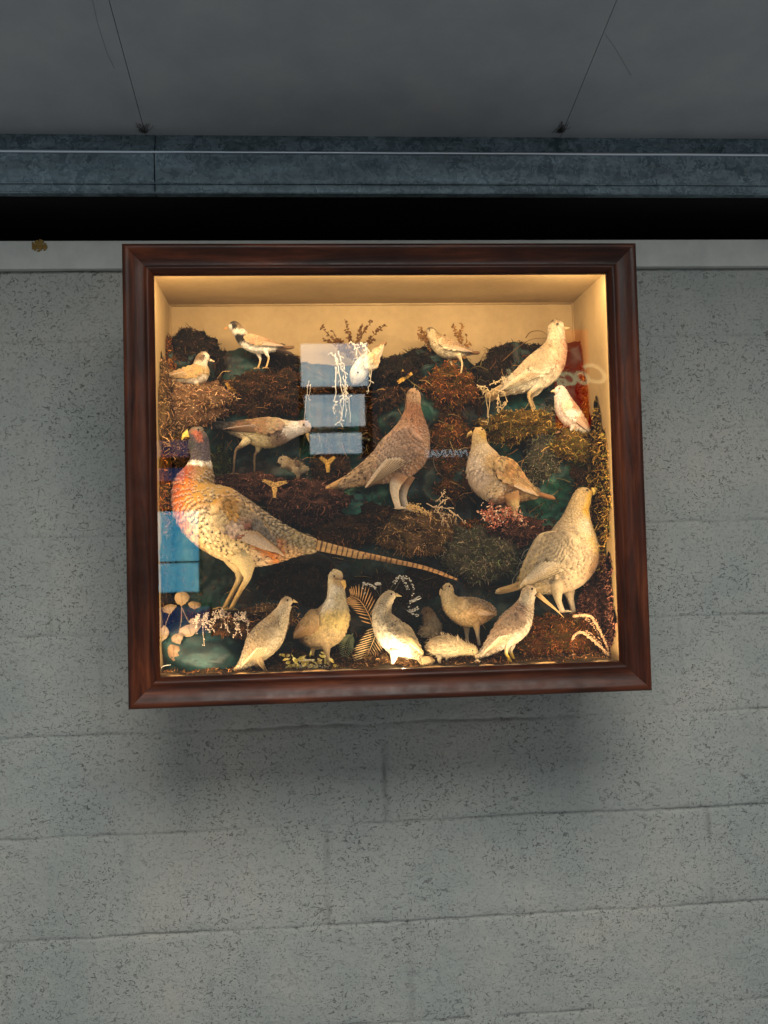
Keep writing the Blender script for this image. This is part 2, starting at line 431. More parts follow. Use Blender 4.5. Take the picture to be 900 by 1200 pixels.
cobweb(656, 152, .03, .036, 24, 'larger sooty cobweb at the foot of the long ceiling joint', 2)

# ------------------------------------------------------------------ display case
T = rotm(-.0012, .0122, .0014); O = Vector((.1716, -.3304, .1955))
case = empty('display_case', O); case.rotation_euler = T.to_euler()
tag(case, 'glazed mahogany-framed wall case lit from inside and full of stuffed birds', 'display case')
W, Hh, W2, H2 = 1.0514, .9248, .9326, .8087
PR = [(0, .030), (0, .006), (.0015, .0028), (.004, .0008), (.007, 0), (.011, .0006), (.015, .0026), (.020, .0056), (.027, .0088), (.034, .0108), (.040, .0116), (.0435, .0108), (.0455, .0094), (.048, .0090), (.0505, .0098), (.0535, .0130), (.0575, .0170), (.0594, .020), (.0594, .030)]
frame = empty('frame', (0, 0, 0)); frame.parent = case
def rail(side):
    mb = MB(); rows = []
    hw, hh = W / 2, Hh / 2
    nseg = 30
    for i in range(nseg + 1):
        u = -1 + 2 * i / nseg; row = []
        for d, y in PR:
            yy = y
            if side == 'top': p = (u * (hw - d), yy, hh - d)
            if side == 'bottom': p = (-u * (hw - d), yy, -hh + d)
            if side == 'left': p = (-hw + d, yy, u * (hh - d))
            if side == 'right': p = (hw - d, yy, -u * (hh - d))
            w = .0005 * noise.noise(Vector(p) * 8)
            row.append(mb.vert((p[0], p[1] + w, p[2])))
        rows.append(row)
    k = len(PR)
    for i in range(nseg):
        for j in range(k - 1): mb.f.append((rows[i][j], rows[i][j + 1], rows[i + 1][j + 1], rows[i + 1][j]))
        mb.f.append((rows[i][k - 1], rows[i][0], rows[i + 1][0], rows[i + 1][k - 1]))
    mb.f.append(tuple(rows[0][::-1])); mb.f.append(tuple(rows[-1]))
    o = mb.build('rail', M['wood_x'] if side in ('top', 'bottom') else M['wood_z'], frame)
    me = o.data; me.polygons.foreach_set('use_smooth', [True] * len(me.polygons))
    me.set_sharp_from_angle(angle=math.radians(35)) if hasattr(me, 'set_sharp_from_angle') else None
for s_ in ('top', 'bottom', 'left', 'right'): rail(s_)
IW, IH, DB = .4745, .416, .311
def part(name, mt, boxes, parent=case):
    mb = MB()
    for a, b_ in boxes: mb.box(a, b_)
    return mb.build(name, mt, parent, smooth=False)
th = .012
part('back_panel', M['cream'], [((-IW, DB, -IH), (IW, DB + .006, IH))])
part('side_panel', M['cream'], [((-IW - th, .0305, -IH - th), (-IW, DB + .006, IH + th))])
part('side_panel', M['cream'], [((IW, .0305, -IH - th), (IW + th, DB + .006, IH + th))])
part('top_panel', M['cream'], [((-IW, .0305, IH), (IW, DB + .006, IH + th))])
part('base_panel', M['cream'], [((-IW, .0305, -IH - th), (IW, DB + .006, -IH))])
# outer carcase skin
part('carcase', M['wood_x'], [((-IW - th - .004, .0315, IH + th + .0004), (IW + th + .004, DB + .007, IH + th + .005)), ((-IW - th - .004, .0315, -IH - th - .005), (IW + th + .004, DB + .007, -IH - th - .0004)),
     ((-IW - th - .005, .0315, -IH - th), (-IW - th - .0004, DB + .007, IH + th)), ((IW + th + .0004, .0315, -IH - th), (IW + th + .005, DB + .007, IH + th))])
# little quadrant beads in the back corners
for sx in (-1, 1):
    mb = MB(); mb.tube([(sx * (IW - .001), DB - .001, -IH), (sx * (IW - .001), DB - .001, IH)], .0035, 8); mb.build('corner_bead', M['cream'], case)
mb = MB(); mb.tube([(-IW, DB - .001, IH - .001), (IW, DB - .001, IH - .001)], .0035, 8); mb.build('corner_bead', M['cream'], case)
part('glass_pane', M['glass'], [((-W2 / 2 - .008, .0215, -H2 / 2 - .008), (W2 / 2 + .008, .0240, H2 / 2 + .008))])
# lamp strips behind the frame rails
LED = emit('warm_lamp_strip', (255, 224, 174), 10)
LED2 = emit('warm_lamp_strip_low', (255, 222, 170), 10)
LED3 = emit('warm_lamp_strip_side', (255, 222, 170), 8)
for a, b_, mt in (((-IW + .02, .0305, IH - .008), (IW - .02, .0375, IH - .001), LED), ((-IW + .02, .0305, -IH + .001), (IW - .02, .0375, -IH + .007), LED2),
             ((-IW + .0005, .0305, -IH + .02), (-IW + .0055, .0365, IH - .02), LED3), ((IW - .0055, .0305, -IH + .02), (IW - .0005, .0365, IH - .02), LED3)):
    part('lamp_strip', mt, [(a, b_)])
ADDED_BULB = emit('added_bulb_glow', (255, 226, 180), 25)  # unseen bulb added to make the bright spot on the quail
mb = MB(); mb.ball((at(474, 790, -.295).x - O.x, .040, -IH + .0055), .0042, (1, 1, 1), 12); mb.build('added_bulb', ADDED_BULB, case)
def strip_light(p, d, length, width, power, vertical=False):
    l = bpy.data.lights.new('lamp_strip_light', 'AREA'); l.shape = 'RECTANGLE'; l.size = length; l.size_y = width; l.energy = power; l.color = lin((255, 222, 172))
    o = bpy.data.objects.new('lamp_strip_light', l); COL.objects.link(o); o.parent = case; o.location = p
    z_ = -Vector(d).normalized(); x_ = Vector((0, 0, 1)) if vertical else Vector((1, 0, 0)); y_ = z_.cross(x_).normalized()
    o.rotation_euler = Matrix((x_, y_, z_)).transposed().to_euler()
strip_light((0, .0400, IH - .0095), (0, 1, -1), .9, .0100, 3.5)
strip_light((0, .0400, -IH + .0090), (0, 1, 1), .9, .0100, 3.4)
strip_light((-IW + .0075, .0385, 0), (1, 1, 0), .78, .0075, 1.3, True)
strip_light((IW - .0075, .0385, 0), (-1, 1, 0), .78, .0075, 1.3, True)
pl_ = bpy.data.lights.new('added_bulb_light', 'POINT'); pl_.energy = .32; pl_.shadow_soft_size = .0045; pl_.color = lin((255, 228, 184))  # point lamp of the added bulb, brightens the quail's belly
po = bpy.data.objects.new('added_bulb_light', pl_); COL.objects.link(po); po.parent = case; po.location = (at(474, 790, -.295).x - O.x, .0420, -IH + .0120)
def case_pt(x, y, z): return T @ Vector((x, y, z)) + O

# ------------------------------------------------------------------ rockwork and moss
at_room = at
def deep(Y): return -.02 + (Y + .02) * .8          # depth inside the case
def at(px, py, Y): return at_room(px, py, deep(Y))
def sc(Y): return (deep(Y) - CC.y) / F
random.seed(11)
sil = [(182, 405), (205, 394), (232, 393), (246, 408), (256, 428), (268, 412), (290, 408), (320, 414), (348, 424), (385, 430), (415, 428), (443, 420), (468, 416), (490, 411), (508, 404), (540, 414), (560, 431), (577, 412), (592, 403), (620, 405), (650, 406), (672, 402), (692, 412), (702, 440), (716, 470)]
silw = [at(a, b, -.05) for a, b in sil]
def silz(x):
    if x <= silw[0].x: return silw[0].z
    for a, b_ in zip(silw, silw[1:]):
        if x <= b_.x: return a.z + (b_.z - a.z) * (x - a.x) / max(1e-6, b_.x - a.x)
    return silw[-1].z
def fbm(p, o=4):
    v = 0; a = 1
    for i in range(o): v += a * noise.noise(p * (2 ** i)); a *= .5
    return v
zfl = O.z - IH + .004
GREEN = [lin((15, 44, 37)), lin((20, 56, 44)), lin((9, 26, 25)), lin((12, 18, 14)), lin((34, 24, 14))]
mb = MB(); nxg, nzg = 210, 170; rows = []
x0, x1 = O.x - IW + .002, O.x + IW - .002
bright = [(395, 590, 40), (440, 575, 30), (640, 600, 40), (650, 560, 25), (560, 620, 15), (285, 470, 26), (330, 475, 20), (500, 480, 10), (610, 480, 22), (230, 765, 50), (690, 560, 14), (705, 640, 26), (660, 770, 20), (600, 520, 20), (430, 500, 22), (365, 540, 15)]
for i in range(nzg + 1):
    row = []
    for j in range(nxg + 1):
        x = x0 + (x1 - x0) * j / nxg; top = silz(x) + .004 * noise.noise(Vector((x * 60, 0, 0)))
        u = i / nzg; z_ = zfl + (top - zfl) * u
        p = Vector((x, 0, z_))
        f1 = fbm(p * 9 + Vector((5, 0, 1)), 4); f2 = abs(noise.noise(p * 14)); st = math.sin(z_ * 42 + 2.2 * noise.noise(Vector((x * 5, 0, 3))))
        Y = -.075 - .05 * (1 - u) + .030 * f1 + .028 * f2 - .014 * st
        if u > .93: Y += (u - .93) / .07 * .035
        Y = max(-.17, min(-.022, Y))
        n3 = fbm(p * 12 + Vector((0, 9, 0)), 3)
        c = mixc(GREEN[2], GREEN[0], max(0, min(1, .5 + n3))); 
        if n3 < -.15: c = mixc(c, GREEN[4], min(1, (-.15 - n3) * 3))
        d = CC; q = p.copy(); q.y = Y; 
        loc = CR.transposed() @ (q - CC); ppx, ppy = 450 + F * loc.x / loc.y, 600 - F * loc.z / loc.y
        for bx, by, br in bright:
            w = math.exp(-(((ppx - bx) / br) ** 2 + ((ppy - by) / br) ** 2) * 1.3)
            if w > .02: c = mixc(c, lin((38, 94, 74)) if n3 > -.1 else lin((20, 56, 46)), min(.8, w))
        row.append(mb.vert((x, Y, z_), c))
    rows.append(row)
for i in range(nzg):
    for j in range(nxg): mb.f.append((rows[i][j], rows[i][j + 1], rows[i + 1][j + 1], rows[i + 1][j]))
bk = [mb.vert((mb.v[rows[nzg][j]][0], -.0215, mb.v[rows[nzg][j]][2] - .004), GREEN[2]) for j in range(nxg + 1)]
for j in range(nxg): mb.f.append((rows[nzg][j], rows[nzg][j + 1], bk[j + 1], bk[j]))
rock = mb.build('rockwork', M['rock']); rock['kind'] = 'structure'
# groundwork in front
mb = MB(); rows = []
for i in range(36):
    row = []
    for j in range(161):
        x = x0 + (x1 - x0) * j / 160; Y = -.284 + i / 35 * .2
        p = Vector((x, Y, 0)); z_ = zfl + .006 + .010 * fbm(p * 16, 4) + .03 * (i / 35) ** 1.5
        n3 = fbm(p * 22, 3); c = mixc(lin((24, 20, 12)), lin((70, 52, 28)), max(0, min(1, .45 + n3)))
        row.append(mb.vert((x, Y, max(z_, zfl - .003)), c))
    rows.append(row)
for i in range(35):
    for j in range(160): mb.f.append((rows[i][j], rows[i][j + 1], rows[i + 1][j + 1], rows[i + 1][j]))
mb_ground = [v_ for v_ in mb.v if v_[1] > -.252]
fr_ = [mb.vert((mb.v[k][0], mb.v[k][1], zfl - .003), GREEN[4]) for k in rows[0]]
for j in range(160): mb.f.append((fr_[j], fr_[j + 1], rows[0][j + 1], rows[0][j]))
o = mb.build('ground', M['moss']); o['kind'] = 'structure'

mb = MB(); random.seed(5)
for i in range(5200):
    q = Vector(random.choice(mb_ground)); q = q + Vector((random.uniform(-.003, .003), random.uniform(-.003, .003), 0)); cc = jit(lin(random.choice([(120, 84, 48), (70, 48, 28), (150, 112, 66), (96, 60, 34), (50, 36, 22), (140, 84, 44)])), .4)
    mb.leaf(q, Vector((random.gauss(0, 1), random.gauss(0, 1), abs(random.gauss(.3, .6)))), Vector((random.gauss(0, 1), -.6, .6)), random.uniform(.004, .011), random.uniform(.0008, .002), cc, cc)
o = mb.build('moss_litter', M['moss']); tag(o, 'short brown moss and leaf litter scattered over the floor of the case', 'moss', None, 'stuff')
PAL = {
    'tan': [(150, 112, 74), (182, 140, 96), (98, 66, 40), (120, 96, 50)],
    'pink': [(190, 142, 104), (206, 166, 122), (128, 84, 58), (150, 110, 62)],
    'brown': [(84, 54, 32), (116, 76, 44), (44, 28, 18), (66, 50, 24)],
    'dark': [(50, 36, 26), (72, 50, 34), (30, 22, 16), (44, 40, 24)],
    'rust': [(136, 78, 36), (168, 104, 48), (80, 44, 24), (104, 84, 30)],
    'ochre': [(164, 122, 50), (190, 150, 74), (108, 74, 32), (110, 104, 40)],
    'grey': [(122, 110, 88), (148, 134, 108), (82, 72, 54), (104, 110, 76)],
    'maroon': [(112, 70, 56), (146, 98, 78), (60, 34, 28), (84, 56, 40)],
    'green': [(70, 82, 38), (96, 106, 50), (40, 48, 26), (84, 66, 34)],
}
def mound(px, py, w, h, Y, pal, label, depth=None, tuft=1.0, seed=None, blade=(.004, .009), droop=.2, name='moss_clump', tilt=0):
    random.seed(seed if seed is not None else int(px * 7 + py * 13)); s_ = sc(Y)
    c = at(px, py, Y); rx, rz = w / 2 * s_, h / 2 * s_; ry = depth or max(.018, min(.05, .75 * rx))
    cols = [lin(q) for q in PAL[pal]]; mb = MB(); off = Vector((px * .37, py * .21, 0))
    n1, n2 = 34, 46; rows = []; ct, st = math.cos(tilt), math.sin(tilt)
    def surf(th, ph):
        n_ = Vector((math.sin(th) * math.cos(ph), math.sin(th) * math.sin(ph), math.cos(th)))
        d = 1 + .36 * fbm(n_ * 1.7 + off, 3) + .24 * noise.noise(n_ * 4.5 + off) + .14 * noise.noise(n_ * 11 + off)
        v = Vector((n_.x * rx * d, n_.y * ry * d, n_.z * rz * d)); v = Vector((v.x * ct - v.z * st, v.y, v.x * st + v.z * ct)); q = c + v
        nn = Vector((n_.x / rx, n_.y / ry, n_.z / rz)).normalized()
        if q.y > -.026: q.y = -.026
        if q.y < -.292: q.y = -.292
        q.x = min(max(q.x, x0), x1)
        return q, nn
    def colr(q, k=.0):
        t = max(0, min(.999, .5 + fbm(q * 45 + off, 3) * .9 + k)); i = t * 3; a = int(i); return mixc(cols[(a + 2) % 4], cols[(a + 3) % 4 if a < 2 else 1], i - a)
    top = surf(0.001, 0)[0]
    for i in range(n1 + 1):
        th = pi * i / n1; rows.append([])
        for j in range(n2):
            q, nn = surf(max(.001, min(pi - .001, th)), 2 * pi * j / n2); rows[-1].append(mb.vert(q, tuple(.28 * x for x in colr(q))))  # mound skin coloured darker, putting shade into the hollows between tufts
    for i in range(n1):
        for j in range(n2): mb.f.append((rows[i][j], rows[i + 1][j], rows[i + 1][(j + 1) % n2], rows[i][(j + 1) % n2]))
    area = 4 * rx * rz * 3.1; cnt = int(area / 2.0e-6 * .075 * tuft) 
    cnt = max(160, min(int(cnt * 1.3), 3200))
    for i in range(cnt):
        th = math.acos(random.uniform(-1, 1)); ph = random.uniform(pi * .92, 2.08 * pi)
        q, nn = surf(th, ph); L = random.uniform(*blade); 
        d = (nn * .5 + Vector((random.gauss(0, .9), random.gauss(0, .6), random.gauss(0, .9) - droop))).normalized()
        sd = d.cross(Vector((random.gauss(0, 1), random.gauss(0, 1), random.gauss(0, 1)))).normalized(); wd = random.uniform(.0006, .0013)
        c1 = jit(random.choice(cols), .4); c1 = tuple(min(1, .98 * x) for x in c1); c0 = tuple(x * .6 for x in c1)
        bend = Vector((random.gauss(0, .8), random.gauss(0, .6), random.gauss(0, .8) - droop)) * L * .6
        a0 = mb.vert(q - sd * wd, c0); b0 = mb.vert(q + sd * wd, c0); m1 = q + d * L * .55 
        a1 = mb.vert(m1 - sd * wd, c1); b1 = mb.vert(m1 + sd * wd, c1); e = mb.vert(q + d * L + bend, c1)
        mb.f += [(a0, b0, b1, a1), (a1, b1, e)]
    for i in range(int(26 + cnt * .045)):
        q, nn = surf(math.acos(random.uniform(-1, 1)), random.uniform(pi * .95, 2.05 * pi)); c1 = jit(random.choice(cols), .4); c1 = tuple(min(1, 1.45 * x) for x in c1)
        P = [q]; d = (nn * .6 + Vector((random.gauss(0, .7), random.gauss(0, .4), random.gauss(0, .7)))).normalized(); L = random.uniform(.003, .0055)
        for k in range(random.randint(3, 5)):
            P.append(P[-1] + d * L); d = (d + Vector((random.gauss(0, .7), random.gauss(0, .5), random.gauss(0, .7) - droop - .25))).normalized()
        P = [Vector((p.x, max(-.3, min(-.024, p.y)), p.z)) for p in P]
        mb.tube(P, [.0007] * (len(P) - 1) + [.0003], 3, c1, False)
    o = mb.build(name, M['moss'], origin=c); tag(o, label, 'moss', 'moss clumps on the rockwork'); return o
MD = [
 (226, 474, 92, 44, -.13, 'pink', 'rounded pinkish tan moss cushion under the sitting bird at the upper left of the case'),
 (203, 506, 40, 60, -.12, 'tan', 'tan moss column below the pinkish cushion at the left side'),
 (194, 434, 26, 70, -.10, 'rust', 'rusty moss strip on the left side panel behind the small sitting bird'),
 (228, 412, 56, 44, -.07, 'dark', 'blackish moss hump at the top left against the cream back'),
 (262, 432, 44, 40, -.06, 'dark', 'blackish moss saddle between the two small banded birds', .018),
 (312, 462, 86, 50, -.10, 'brown', 'brown moss hump under the standing black-collared bird'),
 (322, 428, 60, 32, -.06, 'dark', 'dark moss behind the legs of the standing black-collared bird', .018),
 (345, 470, 30, 34, -.09, 'rust', 'rusty moss tip just left of the reflected window'),
 (282, 480, 60, 24, -.085, 'brown', 'low brown moss over the back of the stooping bird'),
 (218, 545, 60, 30, -.09, 'brown', 'brown moss behind the neck of the long-tailed pheasant'),
 (256, 540, 26, 50, -.08, 'green', 'green mottled moss lump right of the head of the pheasant'),
 (300, 572, 110, 30, -.13, 'maroon', 'reddish fibrous moss ledge above the back of the pheasant', .02),
 (360, 590, 90, 44, -.13, 'maroon', 'drooping reddish moss between the back of the pheasant and the red-brown grouse'),
 (388, 555, 40, 50, -.11, 'brown', 'brown moss knob under the middle golden husk'),
 (405, 622, 70, 34, -.12, 'brown', 'brown moss band above the barred tail of the pheasant'),
 (398, 464, 90, 18, -.07, 'brown', 'thin brown moss ledge crossing the reflected window'),
 (432, 510, 26, 80, -.08, 'brown', 'upright brown moss strip right of the reflected window'),
 (395, 516, 86, 12, -.07, 'grey', 'thin greyish moss ledge low across the reflected window'),
 (458, 438, 60, 34, -.08, 'dark', 'dark moss arch above the head of the red-brown grouse'),
 (452, 470, 50, 24, -.08, 'brown', 'brown moss branch sloping up to the head of the grouse', None, math.radians(28)),
 (500, 424, 50, 30, -.06, 'dark', 'dark moss behind the small streaked bird', .018),
 (524, 455, 62, 50, -.10, 'rust', 'rusty moss mound under the small streaked bird'),
 (524, 505, 48, 100, -.09, 'rust', 'tall rusty moss pillar right of the grouse'),
 (528, 560, 54, 50, -.09, 'rust', 'orange and brown moss behind the pale lichen spray'),
 (575, 452, 50, 54, -.07, 'dark', 'dark moss mass left of the tall pale wader'),
 (608, 424, 70, 40, -.06, 'dark', 'blackish moss hump against the cream back behind the tall pale wader', .018),
 (560, 490, 30, 60, -.07, 'brown', 'brown moss behind the head of the orange-headed partridge'),
 (612, 500, 96, 34, -.11, 'ochre', 'ochre moss ledge under the tall pale wader'),
 (650, 492, 50, 30, -.10, 'grey', 'greyish moss on the ledge beside the white bunting'),
 (634, 535, 38, 66, -.12, 'grey', 'hanging greyish moss clump below the ledge of the tall wader'),
 (676, 522, 70, 36, -.12, 'ochre', 'golden moss cushion under the white bunting'),
 (692, 450, 34, 90, -.08, 'maroon', 'reddish moss against the right side panel behind the white bunting'),
 (709, 540, 22, 130, -.13, 'ochre', 'long golden moss strip down the right side panel'),
 (714, 640, 20, 90, -.14, 'maroon', 'reddish moss strip low on the right side panel beside the large hen'),
 (704, 470, 24, 60, -.12, 'rust', 'rusty moss on the right side panel just behind the tail of the bunting'),
 (716, 568, 22, 170, -.2, 'ochre', 'golden moss edging the right of the opening beside the yellow-throated hen', .085),
 (715, 712, 26, 120, -.2, 'maroon', 'reddish moss edging the lower right of the opening', .08),
 (192, 475, 18, 100, -.18, 'tan', 'tan moss edging the upper left of the opening', .07),
 (192, 580, 18, 90, -.18, 'rust', 'rusty moss edging the left of the opening beside the pheasant', .07),
 (193, 680, 20, 110, -.18, 'dark', 'dark moss edging the lower left of the opening', .07),
 (685, 562, 50, 30, -.09, 'brown', 'brown moss above the head of the large yellow-throated hen'),
 (676, 548, 50, 16, -.08, 'green', 'greenish ledge below the golden cushion of the bunting'),
 (488, 624, 92, 50, -.14, 'tan', 'tan moss ledge the red-brown grouse stands on'),
 (440, 612, 60, 40, -.12, 'brown', 'brown moss left of the ledge of the grouse'),
 (560, 648, 84, 60, -.14, 'grey', 'greyish green moss lump below the pink flower spray'),
 (545, 625, 60, 30, -.12, 'rust', 'reddish moss shelf left of the pink flower spray'),
 (600, 622, 70, 30, -.14, 'maroon', 'reddish moss behind the pink flower spray'),
 (640, 630, 50, 24, -.11, 'brown', 'brown moss strip left of the back of the large hen'),
 (470, 690, 130, 40, -.11, 'dark', 'dark moss bank under the thin end of the long tail'),
 (350, 690, 90, 60, -.10, 'dark', 'dark moss hollow behind the white-fronted partridge'),
 (270, 730, 90, 32, -.21, 'brown', 'brown moss ledge under the feet of the pheasant'),
 (316, 722, 60, 26, -.19, 'tan', 'tan moss edge right of the feet of the pheasant'),
 (650, 752, 110, 56, -.19, 'rust', 'rusty moss bank under the feet of the large hen'),
 (702, 720, 50, 60, -.17, 'maroon', 'reddish moss in the lower right corner of the case'),
 (590, 785, 90, 18, -.25, 'rust', 'low rusty moss under the long-billed bird'),
 (545, 768, 70, 30, -.18, 'brown', 'brown moss behind the feeding chick'),
 (455, 778, 90, 26, -.225, 'tan', 'low tan moss behind the feet of the bright little quail'),
 (520, 785, 60, 14, -.26, 'tan', 'low tan moss under the feeding chick'),
 (300, 792, 70, 14, -.25, 'brown', 'low brown moss under the quail beside the blue-green rock'),
 (380, 790, 80, 14, -.25, 'brown', 'low brown moss under the white-fronted partridge'),
 (500, 756, 44, 30, -.14, 'dark', 'dark moss under the hunched chick at the back'),
]
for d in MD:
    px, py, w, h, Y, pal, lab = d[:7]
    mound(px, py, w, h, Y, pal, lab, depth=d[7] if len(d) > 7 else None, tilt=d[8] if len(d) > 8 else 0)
# blue-green rock at the lower left
def boulder(px, py, w, h, Y, dep, col, label, seed=0):
    mb = MB(); c = at(px, py, Y); rx, rz = w / 2 * sc(Y), h / 2 * sc(Y); rows = []
    for i in range(41):
        th = pi * i / 40; row = []
        for j in range(60):
            ph = 2 * pi * j / 60; n_ = Vector((math.sin(th) * math.cos(ph), math.sin(th) * math.sin(ph), math.cos(th)))
            d = 1 + .18 * fbm(n_ * 1.5 + Vector((seed, 0, 0)), 4) + .08 * abs(noise.noise(n_ * 4))
            q = c + Vector((n_.x * rx, n_.y * dep, n_.z * rz)) * d; q.x = min(max(q.x, x0), x1); q.z = max(q.z, zfl - .003); q.y = min(max(q.y, -.288), -.03)
            row.append(mb.vert(q, mixc(lin(col), lin((12, 28, 30)), max(0, min(1, .4 + fbm(n_ * 3, 3))))))
        rows.append(row)
    for i in range(40):
        for j in range(60): mb.f.append((rows[i][j], rows[i + 1][j], rows[i + 1][(j + 1) % 60], rows[i][(j + 1) % 60]))
    o = mb.build('boulder', M['rock'], origin=c); tag(o, label, 'rock'); return o
boulder(232, 764, 112, 70, -.20, .065, (26, 62, 62), 'smooth blue-green painted rock in the lower left corner of the case')
boulder(655, 775, 90, 34, -.18, .05, (26, 66, 52), 'low green painted rock under the rusty moss bank', 5)
boulder(420, 590, 66, 44, -.10, .035, (70, 138, 108), 'bright sea-green painted rock behind the legs of the grouse', 9)

random.seed(77); mb = MB()
for i in range(5200):
    ii = random.randint(2, nzg); jj = random.randint(0, nxg); q = Vector(rock.data.vertices[ii * (nxg + 1) + jj].co)
    f_ = fbm(q * 16 + Vector((3, 3, 3)), 3)
    if f_ < -.12 and random.random() < .85: continue
    cc = lin(random.choice([(70, 46, 26), (96, 64, 36), (40, 28, 18), (120, 92, 56), (84, 80, 44), (52, 36, 24), (110, 60, 34)])); cc = jit(cc, .4)
    d = Vector((random.gauss(0, .7), -abs(random.gauss(.5, .4)), random.gauss(0, .7))).normalized(); P = [q]; L = random.uniform(.0025, .0055)
    for k in range(random.randint(2, 5)): P.append(P[-1] + d * L); d = (d + Vector((random.gauss(0, .8), random.gauss(0, .5), random.gauss(-.25, .8)))).normalized()
    mb.tube([Vector((min(max(p.x, x0), x1), min(p.y, -.023), p.z)) for p in P], [random.uniform(.0005, .0011)] * (len(P) - 1) + [.0003], 3, cc, False)
random.seed(99)
for i in range(420):
    px_, py_ = random.uniform(190, 712), random.uniform(428, 775); q = at(px_, py_, random.uniform(-.16, -.09)); a_ = random.uniform(0, 2 * pi); L = random.uniform(.004, .009)
    d = Vector((math.cos(a_), -.15, math.sin(a_) * .8)); P = [q]
    for k in range(5): P.append(P[-1] + d * L); d = (d + Vector((random.gauss(0, .22), random.gauss(0, .12), random.gauss(-.08, .22)))).normalized()
    cc = jit(lin(random.choice([(150, 112, 66), (110, 76, 44), (176, 142, 92), (90, 58, 34), (120, 104, 60)])), .3)
    mb.tube([Vector((min(max(p.x, x0), x1), min(p.y, -.03), p.z)) for p in P], [.0007, .0007, .0006, .0005, .0004, .0003], 4, cc, False)
o = mb.build('moss_tangle', M['moss']); tag(o, 'tangled brown moss fibres matted over the painted rockwork', 'moss', None, 'stuff')

